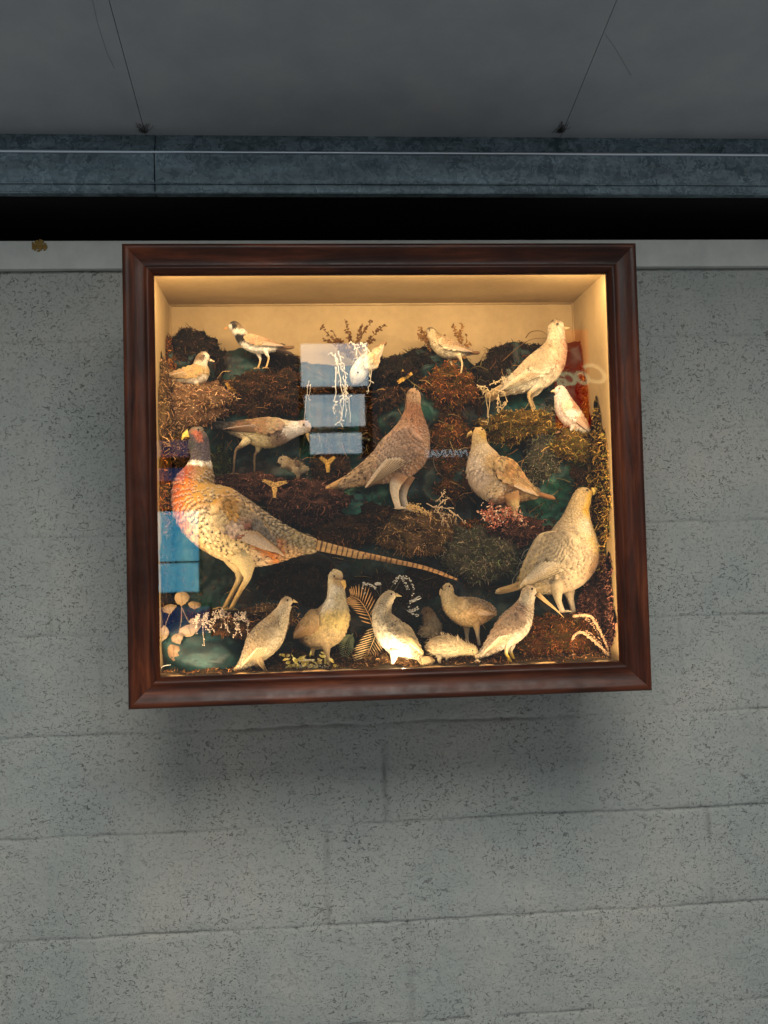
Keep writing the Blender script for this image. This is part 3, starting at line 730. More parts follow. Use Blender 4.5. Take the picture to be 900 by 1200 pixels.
# ------------------------------------------------------------------ birds
def idw(samples, x, y, pw=5):
    W_ = 0; c = [0, 0, 0]
    for sx, sy, col in samples:
        w = 1 / (((x - sx) ** 2 + (y - sy) ** 2) ** (pw / 2) + 1e-3); W_ += w
        for i in range(3): c[i] += w * col[i]
    return tuple(v / W_ for v in c)
WHITE = (226, 220, 208)
def calm(c, k):
    m_ = sum(c) / 3; return lin(tuple(m_ + (v - m_) * k for v in c), 1.02)
def bird(name, label, cat, Y, head, spine, cols, pats=(), beak=None, eye=None, eye_r=2.0, legs=(), leg_c=(170, 140, 96), leg_r=1.6, wings=(), wing_cols=None, tail=None, w=.8, fl=5.0,
         foot=True, fluffy=0, toe=7, group='stuffed birds in the case', beak_c=(70, 60, 48), tailspec=None, headw=.9, extra=None, yaw=None, pos=None, eye_c=None, sat=.78):
    """head: +1 faces right, -1 faces left; yaw turns the bird's own forward axis about the vertical"""
    random.seed(int(spine[0][0] * 3 + spine[0][1])); fl = fl * 1.3; eye_r = eye_r * 1.45
    rz = (0 if head > 0 else pi) if yaw is None else yaw
    fwd = Vector((math.cos(rz), math.sin(rz), 0)); nrm = Vector((-math.sin(rz), math.cos(rz), 0))
    mid = spine[len(spine) // 2]; c0 = at(mid[0], mid[1], Y)
    fy = max([l[-1][1] for l in legs]) if legs else mid[1] + mid[2]
    base = Vector((c0.x, c0.y, at(mid[0], fy, Y).z))
    def loc(px, py):
        d = ray(px, py); t = (c0 - CC).dot(nrm) / d.dot(nrm); q = CC + d * t - base
        return Vector((q.dot(fwd), 0, q.z))
    s_ = sc(Y)
    root = empty(name, base, rz); tag(root, label, cat, group)
    cs = [(a, b, calm(c, sat)) for a, b, c in cols]
    NS = 46 if len(spine) > 5 else 26; NR = 26
    P = catmull([(a, b, r) for a, b, r in spine], NS); P[:, 2] = np.maximum(P[:, 2] * .965, .8)
    L3 = [loc(a, b) for a, b, r in P]; R_ = [r * s_ for r in P[:, 2]]
    mb = MB(); rows = []; frames = []
    hl = 0.22
    for i in range(NS):
        t = (L3[min(i + 1, NS - 1)] - L3[max(i - 1, 0)]).normalized()
        n_ = Vector((-t.z, 0, t.x)) 
        if n_.z < 0 and False: n_ = -n_
        # pixel-space normal for colours
        tp = np.array([P[min(i + 1, NS - 1)][0] - P[max(i - 1, 0)][0], P[min(i + 1, NS - 1)][1] - P[max(i - 1, 0)][1]]); tp /= np.linalg.norm(tp) + 1e-9
        # up in pixels is negative y; match n_ = rotate t by +90 in (x,z)
        sgn = 1 if head > 0 else -1
        npx = np.array([tp[1], -tp[0]]) * sgn
        u = i / (NS - 1); ww = w if u > hl else headw + (w - headw) * (u / hl)
        frames.append((t, n_, npx, ww)); row = []
        for j in range(NR):
            a = 2 * pi * j / NR; ca, sa = math.cos(a), math.sin(a)
            q = L3[i] + n_ * R_[i] * ca + Vector((0, 1, 0)) * R_[i] * ww * sa
            q += (n_ * ca + Vector((0, 1, 0)) * sa) * .0009 * noise.noise(q * 70 + Vector((spine[0][0], 0, 0)))
            pxx = P[i][0] + npx[0] * P[i][2] * ca; pyy = P[i][1] + npx[1] * P[i][2] * ca
            row.append(mb.vert(q, idw(cs, pxx, pyy)))
        rows.append(row)
    for i in range(NS - 1):
        for j in range(NR): mb.f.append((rows[i][j], rows[i][(j + 1) % NR], rows[i + 1][(j + 1) % NR], rows[i + 1][j]))
    for i, rr in ((0, rows[0]), (NS - 1, rows[-1])):
        k = mb.vert(L3[i] + (L3[i] - L3[1 if i == 0 else NS - 2]).normalized() * R_[i] * .6, mb.c[rr[0]])
        for j in range(NR): mb.f.append((k, rr[(j + 1) % NR], rr[j]) if i == 0 else (k, rr[j], rr[(j + 1) % NR]))
    # plumage: many small overlapping feathers lying towards the tail
    cum = 0
    def pat_at(x, y):
        if not pats: return (None, 0)
        k_, p_ = min(pats, key=lambda q: (q[0] - x) ** 2 + (q[1] - y) ** 2)[2:]
        return (k_, min(1.15, p_ * 1.4)) if k_ != 'none' else ('scale', .22)
    step = fl * .0011
    i = 1.0; rown = 0
    while i < NS - 1.5:
        i0 = int(i); fr_ = i - i0
        seglen = (L3[i0 + 1] - L3[i0]).length
        r = R_[i0] * (1 - fr_) + R_[i0 + 1] * fr_; t, n_, npx, ww = frames[i0]
        c_ = L3[i0].lerp(L3[i0 + 1], fr_); pp = P[i0] * (1 - fr_) + P[i0 + 1] * fr_
        u = i / NS; fL = fl * .001 * (.55 if u < .2 else .8 if u < .35 else 1.15) * (1 if not fluffy else 1.3)
        cnt = max(8, int(2 * pi * r * .9 / (fL * .55)))
        dr = (R_[i0 + 1] - R_[i0]) / max(seglen, 1e-6)
        for k in range(cnt):
            a = 2 * pi * (k + .5 * (rown % 2) + random.uniform(-.3, .3)) / cnt; ca, sa = math.cos(a), math.sin(a)
            rad = n_ * ca + Vector((0, 1, 0)) * sa * ww
            q = c_ + rad * r * .985 + t * random.uniform(-.3, .3) * fL * .5
            nn = (n_ * ca * ww + Vector((0, 1, 0)) * sa).normalized()
            q = q + t * random.uniform(-.45, .45) * fL
            d = (t + rad * max(-.9, min(.9, dr))).normalized() + nn * (.16 + .5 * fluffy * random.random()) + Vector((random.gauss(0, .05 + fluffy * .4),) * 3)
            xx, yy = pp[0] + npx[0] * pp[2] * ca, pp[1] + npx[1] * pp[2] * ca
            c = jit(idw(cs, xx, yy), .30); tk = random.uniform(.6, 1.1); tipc = tuple(min(1, v * tk) for v in c)
            pk, ps = pat_at(xx, yy)
            if pk == 'scale': tipc = mixc(c, lin((44, 26, 16)), min(1, ps * random.uniform(.5, 1.35))); c = mixc(c, (1, 1, 1), .14 * ps)
            elif pk == 'pale': tipc = mixc(c, lin((235, 222, 196)), ps * random.uniform(.5, 1))
            elif pk == 'spot' and random.random() < .3: tipc = mixc(c, (.01, .008, .006), ps)
            elif pk == 'fleck' and random.random() < .4: c = tipc = mixc(c, lin((50, 30, 18)), ps * random.uniform(.3, 1.1))
            mb.leaf(q, d, nn, fL * random.uniform(1.1, 1.5), fL * random.uniform(.62, .8) * (.5 if fluffy else 1), c, tipc, .06, .06)
        i += step * (.6 if u < .2 else .8 if u < .35 else 1) / max(seglen, 1e-5); rown += 1
    # legs, part of the same body
    for l in legs:
        sd = l[0]; pts = []; rad = []
        for (a, b, r) in l[1:]:
            q = loc(a, b); q.y = sd * s_ * 0 + sd * (mid[2] * w * .42) * s_; pts.append(q); rad.append(r * s_)
        lc = lin(leg_c); fc = idw(cs, l[1][0], l[1][1])
        PP = catmull([(*p, r) for p, r in zip(pts, rad)], 12)
        mb.tube([p[:3] for p in PP], [max(.0009, p[3]) for p in PP], 8, lambda u: mixc(fc, lc, max(0, min(1, (u - .3) * 4))))
        if foot:
            f0 = Vector(PP[-1][:3]); tl = toe * s_
            for ang in (-.5, 0, .5, pi):
                k = .6 if ang == pi else 1
                e = f0 + Vector((math.cos(ang) * tl * k, math.sin(ang) * tl * k, -.001)); m1 = (f0 + e) / 2 + Vector((0, 0, .0012))
                mb.tube([f0, m1, e], [max(.0009, leg_r * .55 * s_), max(.0008, leg_r * .5 * s_), .0005], 6, lc)
    if extra: extra(mb, loc, s_, lin)
    body = mb.build('body', M['feather'], root)
    def lateral(px, py):
        best = 0; bi = 0
        for i in range(NS):
            d2 = P[i][2] ** 2 - (P[i][0] - px) ** 2 - (P[i][1] - py) ** 2
            if d2 > best: best = d2; bi = i
        return math.sqrt(best) * s_ * frames[bi][3]
    # beak
    if beak:
        (bx, by, br), pts = beak[0], beak[1:]
        bm = MB(); bc = lin(beak_c); P3 = [loc(bx, by)] + [loc(a, b) for a, b in pts]; rr = [br * s_] + [br * s_ * (1 - (i + 1) / len(pts)) + .0004 for i in range(len(pts))]
        Q = catmull([(*p, r) for p, r in zip(P3, rr)], 8) if len(P3) > 2 else [(*p, r) for p, r in zip(P3, rr)]
        if len(P3) == 2: Q = [tuple(np.array(Q[0]) * (1 - u) + np.array(Q[1]) * u) for u in (0, .35, .7, 1)]
        bm.tube([q[:3] for q in Q], [max(.0004, q[3]) for q in Q], 10, bc)
        bm.build('beak', M['horn'], root)
    if eye:
        ex, ey = eye
        if eye_c is None: eye_c = (20, 14, 10)
        lat = max(lateral(ex, ey), 2.0 * s_)
        for sd in (-1, 1):
            em = MB(); q = loc(ex, ey); q.y = sd * (lat + .0007); em.ball((0, 0, 0), eye_r * .001, (1, 1, 1), 12, (1, .7, 1))
            eo = em.build('eye', M['eye'], root); eo.location = q
    # wings: curved shells over the flank with layered long feathers
    for wg in wings:
        (sx, sy), (tx, ty), hw = wg[:3]; opt = wg[3] if len(wg) > 3 else {}
        wc = [(a, b, calm(c, sat)) for a, b, c in (wing_cols or cols)]
        dx, dy = tx - sx, ty - sy; Lp = math.hypot(dx, dy); ux, uy = dx / Lp, dy / Lp; nxp, nyp = -uy, ux
        if nyp > 0: nxp, nyp = -nxp, -nyp        # n points up (dorsal)
        for sd in (-1, 1):
            wm = MB(); NU, NV = 22, 12
            wc = [(a, b, tuple(min(1, v_ * 1.12) for v_ in c)) for a, b, c in wc]
            def wp(u, v, lift=0.0):
                prof_ = hw * min(1, (math.sin(min(1, u / .3 + .12) * pi / 2))) * (1 - max(0, u - .35) / .65) ** .75 if u < 1 else 0
                prof_ = max(prof_, .6); bow = opt.get('bow', .0) * math.sin(u * pi) * hw
                x = sx + ux * u * Lp + nxp * (v * prof_ + bow); y = sy + uy * u * Lp + nyp * (v * prof_ + bow)
                la = max(lateral(x, y), .5 * s_ * hw * (1 - u) * .5) + (.0040 + .0018 * (1 - v * v) * (1 - .5 * u)) * min(1, fl / 5.5) + lift
                q = loc(x, y); q.y = sd * la; return q, x, y
            g = []
            for i in range(NU + 1):
                row = []
                for j in range(NV + 1):
                    q, x, y = wp(i / NU * .999, -1 + 2 * j / NV); ww_ = idw(wc, x, y); row.append(wm.vert(q, tuple(v_ * (.34 if (i / NU > .34 and j / NV < .62) else 1) for v_ in ww_)))  # shadow of feather gaps, with dark vanes, put into the shell colour
                g.append(row)
            for i in range(NU):
                for j in range(NV): wm.f.append((g[i][j], g[i][j + 1], g[i + 1][j + 1], g[i + 1][j]))
            # underside gives the wing its thickness
            g2 = []
            for i in range(NU + 1):
                g2.append([wm.vert((wm.v[k][0], wm.v[k][1] - sd * .0036, wm.v[k][2]), wm.c[k]) for k in g[i]])
            for i in range(NU):
                for j in range(NV): wm.f.append((g2[i][j], g2[i + 1][j], g2[i + 1][j + 1], g2[i][j + 1]))
                wm.f.append((g[i][0], g[i + 1][0], g2[i + 1][0], g2[i][0])); wm.f.append((g[i][NV], g2[i][NV], g2[i + 1][NV], g[i + 1][NV]))
            side = Vector((0, sd, 0)); fLw = fl * .0017
            wl_ = Lp * s_; nrow = max(6, int(wl_ / (fLw * .75)))
            for i in range(nrow):
                u = .03 + .9 * i / nrow; cntv = max(3, int(2 * hw * s_ * (1 - u * .6) / (fLw * .5)))
                for k in range(cntv):
                    v = -.95 + 1.9 * (k + .5 * (i % 2)) / cntv; v = min(.97, v)
                    if u > .42 and v < .15: continue
                    q, x, y = wp(u, v, .0006); q2, _, _ = wp(min(.999, u + .06), v, .0012); d = q2 - q
                    if d.length < 1e-7: continue
                    c = jit(idw(wc, x, y), .12); tp_ = tuple(v_ * random.uniform(.62, 1.0) for v_ in c); pk, ps = pat_at(x, y)
                    if opt.get('pat'): pk, ps = opt['pat']
                    ps = ps * .7
                    if pk == 'scale': tp_ = mixc(c, lin((44, 26, 16)), min(1, ps * random.uniform(.4, 1.4))); c = mixc(c, (1, 1, 1), .16 * ps)
                    elif pk == 'pale': tp_ = mixc(c, lin((240, 228, 204)), ps)
                    elif pk == 'spot' and random.random() < .35: tp_ = mixc(c, (.01, .01, .008), ps)
                    elif pk == 'fleck' and random.random() < .4: c = tp_ = mixc(c, lin((50, 30, 18)), ps * random.uniform(.3, 1.1))
                    wm.leaf(q, d + side * d.length * .1, side, fLw * random.uniform(1.2, 1.7), fLw * .8, c, tp_, .05, .05)
            # flight feathers
            nfl = opt.get('nf', 7)
            for k in range(nfl):
                v0 = -.9 + 1.1 * k / nfl; u0 = .34 + .03 * k; u1 = .999 - .035 * (nfl - 1 - k) * .5
                pts = [wp(u0 + (u1 - u0) * e / 7, v0 * (1 - e / 7 * .25), .0016 + .0005 * k)[0] for e in range(8)]
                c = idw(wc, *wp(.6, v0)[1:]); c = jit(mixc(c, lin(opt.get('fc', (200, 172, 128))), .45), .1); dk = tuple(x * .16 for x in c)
                wf = hw * s_ * .125
                L_, R__ = [], []
                for e, p in enumerate(pts):
                    tt = (pts[min(7, e + 1)] - pts[max(0, e - 1)]).normalized(); sdv = tt.cross(side).normalized(); wd = wf * (1 if e < 6 else .75 if e == 6 else .3)
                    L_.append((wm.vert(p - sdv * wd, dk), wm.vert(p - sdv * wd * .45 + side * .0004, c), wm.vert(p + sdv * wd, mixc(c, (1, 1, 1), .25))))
                for e in range(7):
                    for m__ in (0, 1): wm.f.append((L_[e][m__], L_[e][m__ + 1], L_[e + 1][m__ + 1], L_[e + 1][m__]))
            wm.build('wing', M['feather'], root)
    # tail
    if tail:
        for tl_ in tail:
            pts, hw, tc_ = tl_[:3]; opt = tl_[3] if len(tl_) > 3 else {}
            tm = MB(); n_f = opt.get('n', 6); NT = 110 if opt.get('bars') else 16; P3 = catmull([(a, b, 0) for a, b in pts], NT)
            for k in range(n_f):
                f_ = (k - (n_f - 1) / 2) / max(1, (n_f - 1) / 2) if n_f > 1 else 0
                prev = None; cc = jit(lin(tc_), .08); spread = opt.get('spread', .5)
                for e, (a, b, _) in enumerate(P3):
                    u = e / (NT - 1); q = loc(a, b); t_ = loc(*P3[min(NT - 1, e + 1)][:2]) - loc(*P3[max(0, e - 1)][:2]); t_.normalize()
                    nn = Vector((-t_.z, 0, t_.x)); wid = hw * s_ * (opt.get('taper', .5) ** u) * (1 if u < .9 else 1 - (u - .9) * 7)
                    wid = max(wid, .0006); off = Vector((0, f_ * spread * hw * s_ * (1 + u * opt.get('fan', .4)), 0)) - nn * abs(f_) * hw * s_ * .25 + nn * f_ * hw * s_ * opt.get('vf', .25) * u
                    c = cc
                    if opt.get('bars'):
                        ph = (u * opt['bars']) % 1; 
                        if ph < .27 and u > .1: c = lin((74, 46, 30))
                    elif u > .88 and opt.get('tip'): c = lin(opt['tip'])
                    ci = mixc(c, (0, 0, 0), .25)
                    cur = (tm.vert(q + off + nn * wid + Vector((0, .0012, 0)), c), tm.vert(q + off + Vector((0, -.0012, 0)), ci), tm.vert(q + off - nn * wid + Vector((0, .0012, 0)), c), tm.vert(q + off + Vector((0, .0022, 0)), c))
                    if prev:
                        for a1, a2 in ((0, 1), (1, 2), (2, 3), (3, 0)): tm.f.append((prev[a1], prev[a2], cur[a2], cur[a1]))
                    prev = cur
            tm.build('tail', M['feather'], root)
    return root

bird('pheasant', 'large cock pheasant with a white neck ring, orange breast and long barred tail', 'pheasant', -.225, -1,
     [(224, 507, 7), (230, 509, 11), (233, 521, 12.3), (235, 536, 12), (233, 552, 18), (229, 572, 28), (242, 597, 39), (277, 622, 39.5), (311, 634, 31), (343, 637, 17), (370, 639, 8)],
     [(226, 501, (96, 84, 66)), (236, 502, (120, 108, 92)), (240, 506, (96, 84, 76)), (226, 504, (120, 88, 66)), (226, 514, (60, 52, 58)), (232, 509, (158, 84, 60)), (235, 514, (158, 84, 60)), (241, 514, (72, 62, 72)), (234, 521, (60, 54, 66)), (226, 520, (44, 48, 52)), (240, 522, (78, 66, 78)), (232, 532, (70, 60, 62)), (232, 538, (74, 62, 62)), (220, 542, (236, 228, 214)), (228, 542.5, (240, 234, 222)), (236, 542.5, (240, 234, 222)), (246, 542, (236, 228, 214)), (218, 548, (140, 62, 40)), (226, 548, (140, 76, 44)), (234, 548, (140, 100, 56)), (242, 548, (150, 116, 64)), (250, 549, (150, 118, 66)), (222, 538, (60, 50, 64)), (228, 537, (62, 52, 66)), (238, 537, (66, 56, 70)), (244, 537, (70, 58, 72)),
      (218, 556, (134, 62, 36)), (206, 575, (160, 74, 28)), (212, 590, (176, 88, 28)), (222, 570, (186, 106, 36)), (230, 590, (196, 138, 58)), (206, 605, (172, 86, 34)), (216, 618, (184, 110, 50)), (240, 560, (160, 124, 68)), (252, 565, (150, 120, 66)), (250, 580, (176, 146, 92)), (238, 575, (176, 136, 66)), (235, 605, (236, 214, 178)),
      (240, 625, (232, 212, 170)), (262, 640, (224, 200, 150)), (230, 630, (222, 180, 120)), (280, 650, (220, 196, 146)), (262, 590, (176, 128, 44)), (270, 612, (200, 172, 128)), (285, 600, (160, 130, 88)), (305, 608, (146, 122, 84)), (325, 618, (150, 132, 94)), (345, 630, (160, 140, 94)), (365, 636, (186, 160, 110)),
      (320, 645, (206, 120, 46)), (310, 640, (206, 124, 50)), (335, 650, (206, 160, 100)), (300, 658, (214, 186, 150))],
     pats=[(232, 520, 'none', 0), (232, 545, 'none', 0), (208, 585, 'scale', .75), (245, 562, 'scale', 1.0), (225, 585, 'scale', .8), (215, 562, 'scale', .6), (240, 620, 'spot', 1), (265, 640, 'spot', 1), (290, 650, 'spot', .8), (270, 590, 'scale', 1.0), (310, 612, 'scale', .8), (345, 634, 'scale', .6)],
     beak=((221, 508, 5), (216, 510), (213, 516)), beak_c=(222, 192, 92), eye=(233, 505), eye_r=2.2,
     legs=[(-1, (272, 645, 17), (279, 664, 10), (281, 676, 4.5), (272, 694, 2.6), (262, 713, 2.6)), (1, (284, 648, 17), (290, 664, 10), (291, 676, 4.5), (281, 694, 2.6), (271, 714, 2.6))], leg_c=(186, 152, 92), leg_r=2.6, toe=14,
     wings=[((252, 590), (334, 652), 21, {'bow': .05, 'nf': 9, 'fc': (190, 150, 104), 'pat': ('scale', .9)})],
     wing_cols=[(262, 582, (176, 142, 72)), (264, 592, (190, 132, 24)), (268, 600, (196, 140, 30)), (256, 604, (216, 190, 140)), (285, 596, (176, 146, 100)), (272, 616, (214, 184, 160)), (286, 620, (166, 86, 44)), (282, 626, (170, 92, 50)), (300, 612, (132, 116, 96)), (292, 636, (214, 186, 150)), (312, 636, (206, 170, 124)), (322, 645, (196, 112, 36)), (312, 626, (140, 122, 98)), (330, 650, (206, 124, 44))], sat=1.0,
     tail=[([(352, 638), (380, 642), (420, 650), (460, 658), (500, 667), (536, 680)], 5.0, (186, 142, 92), {'n': 5, 'taper': .26, 'bars': 30, 'spread': .35, 'fan': 0, 'vf': 0}),
           ([(345, 636), (370, 640), (400, 647), (430, 654)], 7, (182, 146, 96), {'n': 4, 'taper': .5, 'bars': 14, 'spread': .6, 'fan': 0, 'vf': .1})], w=.76, fl=6.5)

bird('grouse', 'red-brown upright grouse with white feathered legs in the middle of the case', 'grouse', -.165, 1,
     [(487, 458, 6.5), (485, 463, 8.8), (484, 476, 9.6), (484, 489, 14), (482, 507, 23), (475, 526, 29.5), (461, 540, 27.5), (443, 549, 20), (425, 557, 13), (409, 564, 8), (396, 570, 4.5)],
     [(485, 458, (176, 126, 78)), (489, 464, (190, 142, 96)), (484, 480, (166, 98, 56)), (492, 500, (176, 110, 68)), (500, 520, (186, 128, 84)), (495, 545, (176, 116, 70)), (470, 505, (172, 120, 82)), (455, 530, (186, 138, 98)), (435, 545, (190, 146, 100)), (470, 560, (180, 122, 76)), (410, 562, (196, 150, 96)), (395, 570, (200, 156, 104)), (445, 562, (176, 120, 72))],
     pats=[(484, 480, 'fleck', .5), (490, 520, 'scale', .55), (455, 530, 'scale', .55), (430, 550, 'fleck', .6), (470, 555, 'scale', .7)],
     beak=((491, 461, 3), (494, 463), (495, 466)), beak_c=(50, 42, 36), eye=(488, 457), eye_r=1.6,
     legs=[(-1, (468, 556, 10), (462, 570, 6.5), (462, 582, 4.5), (466, 596, 3.5)), (1, (478, 556, 10), (474, 570, 6.5), (473, 582, 4.5), (478, 598, 3.5))], leg_c=(214, 196, 172), leg_r=3, toe=9,
     sat=.66, wings=[((488, 508), (428, 572), 20, {'bow': .1, 'nf': 8, 'fc': (236, 212, 176)})], tail=[([(420, 558), (400, 568), (381, 579)], 5.5, (200, 156, 100), {'n': 5, 'taper': .8})], w=.8)

bird('partridge', 'buff partridge with an orange face standing above the pink flowers', 'partridge', -.155, -1,
     [(559, 504, 6.5), (561, 508, 8.6), (562, 520, 10), (565, 534, 18), (571, 552, 27), (583, 566, 26.5), (598, 573, 20), (614, 576, 12.5), (628, 578, 6.5)],
     [(560, 502, (214, 168, 92)), (565, 508, (220, 172, 70)), (558, 515, (214, 176, 110)), (562, 525, (206, 178, 138)), (552, 545, (212, 186, 158)), (556, 565, (206, 178, 152)), (575, 545, (200, 158, 96)), (590, 552, (196, 138, 70)), (600, 565, (186, 134, 76)), (575, 575, (206, 170, 120)), (590, 585, (176, 122, 66)), (620, 575, (180, 140, 84)), (565, 585, (190, 166, 134))],
     pats=[(558, 530, 'none', 0), (560, 565, 'none', 0), (590, 555, 'fleck', .6), (580, 580, 'scale', .6), (610, 575, 'fleck', .5)],
     beak=((553, 507, 3), (549, 509), (547, 513)), beak_c=(196, 160, 90), eye=(564, 504), eye_r=1.5,
     legs=[(-1, (588, 580, 12), (592, 592, 8), (593, 600, 4), (590, 612, 2.5)), (1, (596, 578, 12), (600, 592, 7), (601, 600, 4), (600, 610, 2.5))], leg_c=(206, 176, 120), leg_r=2.2,
     wings=[((578, 540), (628, 582), 15, {'nf': 7, 'fc': (206, 168, 112)})], tail=[([(618, 576), (632, 580), (650, 585)], 3.6, (150, 104, 62), {'n': 5, 'taper': .6})], w=.82)

bird('hen_grouse', 'large buff hen with a yellow throat and hooked beak in the right lower corner', 'grouse', -.195, 1,
     [(690, 577, 7), (684, 581, 11.5), (679, 592, 13), (676, 606, 17), (673, 624, 27), (669, 645, 36.5), (658, 663, 35), (642, 674, 26), (626, 681, 16), (612, 685, 8)],
     [(683, 572, (196, 160, 98)), (676, 585, (196, 162, 104)), (694, 582, (226, 172, 40)), (690, 598, (226, 168, 30)), (694, 608, (226, 168, 34)), (670, 600, (190, 160, 108)), (698, 615, (218, 170, 54)), (684, 615, (208, 190, 152)), (700, 635, (210, 168, 84)), (662, 625, (186, 160, 118)), (680, 650, (196, 168, 128)), (700, 660, (170, 122, 76)), (650, 650, (200, 174, 130)), (640, 670, (206, 180, 136)), (665, 685, (206, 178, 136)), (625, 675, (196, 168, 112)), (612, 685, (176, 140, 62))],
     pats=[(683, 580, 'none', 0), (670, 620, 'scale', .35), (690, 620, 'pale', .5), (660, 660, 'scale', .4), (690, 660, 'fleck', .3)],
     beak=((694, 576, 5), (701, 576), (704, 584)), beak_c=(226, 190, 96), eye=(686, 575), eye_r=1.9,
     legs=[(-1, (648, 680, 11), (650, 693, 7), (651, 703, 4), (656, 716, 3)), (1, (668, 680, 11), (670, 694, 7), (672, 704, 4), (676, 720, 3))], leg_c=(200, 180, 150), leg_r=2.6, toe=11,
     wings=[((668, 628), (606, 690), 24, {'nf': 8, 'fc': (210, 184, 140), 'bow': .1})], tail=[([(618, 683), (600, 690), (581, 695)], 5, (176, 146, 98), {'n': 5, 'taper': .5, 'tip': (214, 190, 150)})], w=.82, fl=5.5)

bird('lapwing', 'stooping brown-backed bird with a white neck and cream belly, head lowered to the right', 'wading bird', -.135, 1,
     [(361, 504, 6), (357, 501, 8.8), (349, 502, 9), (339, 504, 12), (326, 506, 17), (310, 507, 18.5), (294, 505, 15), (277, 502, 9), (262, 500, 4.5), (252, 499, 2)],
     [(358, 494, (196, 170, 158)), (362, 503, (206, 176, 150)), (355, 506, (226, 214, 204)), (345, 500, (228, 218, 206)), (338, 506, (224, 210, 196)), (336, 496, (206, 184, 146)), (330, 512, (140, 108, 88)), (324, 520, (150, 116, 84)), (315, 496, (176, 140, 90)), (300, 494, (160, 120, 72)), (285, 498, (110, 74, 42)), (270, 499, (46, 32, 22)), (255, 499, (30, 22, 18)), (308, 522, (226, 200, 138)), (295, 516, (222, 198, 140)), (280, 510, (216, 190, 146)), (322, 525, (228, 200, 120))],
     pats=[(350, 500, 'none', 0), (310, 496, 'fleck', .6), (300, 520, 'none', 0)],
     beak=((360, 508, 2.4), (361, 513), (362, 518)), beak_c=(206, 172, 110), eye=(356, 499), eye_r=1.7,
     legs=[(-1, (292, 515, 6), (283, 523, 3), (276, 531, 1.4), (274, 556, 1.0)), (1, (304, 518, 6), (302, 527, 3), (298, 535, 1.4), (298, 560, 1.0))], leg_c=(130, 104, 74), leg_r=1.3,
     wings=[((334, 498), (262, 504), 9.5, {'nf': 6, 'fc': (120, 84, 52), 'pat': ('fleck', .5)})], wing_cols=[(325, 496, (190, 152, 104)), (310, 500, (170, 124, 76)), (290, 500, (130, 90, 54)), (270, 502, (50, 36, 26)), (335, 505, (160, 124, 100))],
     tail=[([(268, 500), (258, 499), (248, 500)], 4, (34, 26, 20), {'n': 5, 'taper': .9})], w=.8)

bird('ringed_plover', 'small bird with a black collar and white belly standing tall on the brown moss hump', 'plover', -.125, -1,
     [(270, 382, 5), (275, 383, 6.8), (280, 389, 7.5), (288, 398, 10), (301, 404, 10.8), (314, 406, 8), (326, 406, 4.5), (334, 406, 2)],
     [(270, 378, (26, 20, 16)), (277, 377, (90, 66, 44)), (269, 384, (224, 214, 196)), (275, 384, (40, 30, 24)), (281, 383, (150, 120, 80)), (277, 389, (228, 220, 204)), (283, 389, (214, 200, 176)), (279, 395, (24, 18, 14)), (284, 397, (34, 24, 18)), (276, 400, (30, 22, 18)), (292, 394, (176, 136, 90)), (305, 397, (168, 128, 84)), (318, 401, (150, 112, 72)), (332, 405, (80, 58, 40)), (285, 408, (230, 222, 206)), (300, 412, (232, 224, 208)), (315, 411, (226, 216, 196))],
     beak=((266, 384, 1.8), (262, 386)), beak_c=(190, 130, 60), eye=(273, 382), eye_r=1.3, legs=[(-1, (302, 411, 4), (304, 417, 2), (305, 422, 1.1), (302, 431, 1.1)), (1, (311, 410, 4), (313, 416, 2), (315, 421, 1.1), (312, 432, 1.1))], leg_c=(206, 168, 112), leg_r=1.1, toe=5,
     wings=[((286, 397), (334, 407), 6, {'nf': 5, 'fc': (190, 156, 110)})], wing_cols=[(295, 396, (178, 138, 92)), (320, 404, (150, 112, 74)), (333, 407, (90, 66, 46))],
     tail=[([(322, 406), (335, 408), (345, 407)], 2.6, (110, 80, 52), {'n': 4, 'taper': .7}), ([(320, 409), (332, 412), (343, 416)], 2.4, (60, 42, 30), {'n': 3, 'taper': .7})], fl=3.4)

bird('dotterel', 'small olive-backed bird with a pale cheek sitting on the pinkish moss cushion', 'plover', -.14, 1,
     [(243, 421, 5), (238, 419, 7.4), (235, 427, 8.5), (234, 437, 12), (226, 440, 11.5), (212, 441, 8), (199, 442, 4.6), (190, 443, 2)],
     [(236, 413, (150, 118, 78)), (233, 419, (128, 96, 60)), (242, 417, (226, 206, 172)), (238, 420, (110, 80, 52)), (242, 424, (228, 212, 184)), (234, 427, (220, 200, 164)), (244, 435, (196, 158, 96)), (235, 433, (186, 148, 86)), (222, 433, (180, 142, 80)), (208, 437, (176, 140, 86)), (195, 440, (196, 166, 120)), (242, 446, (226, 208, 180)), (228, 450, (232, 216, 190)), (210, 447, (230, 214, 186)), (195, 445, (230, 214, 186))],
     beak=((246, 422, 1.8), (252, 424)), beak_c=(196, 168, 130), eye=(240, 418), eye_r=1.3, legs=[(-1, (230, 448, 4), (232, 453, 2), (232, 457, 1.2)), (1, (236, 448, 4), (238, 453, 2), (238, 457, 1.2))], toe=4,
     wings=[((240, 434), (190, 443), 8, {'nf': 5, 'fc': (200, 164, 104)})], wing_cols=[(230, 434, (186, 148, 84)), (210, 438, (170, 130, 78)), (195, 442, (130, 98, 62))],
     tail=[([(198, 442), (190, 442), (182, 441)], 2.8, (214, 190, 150), {'n': 4, 'taper': .8})], fl=3.4)

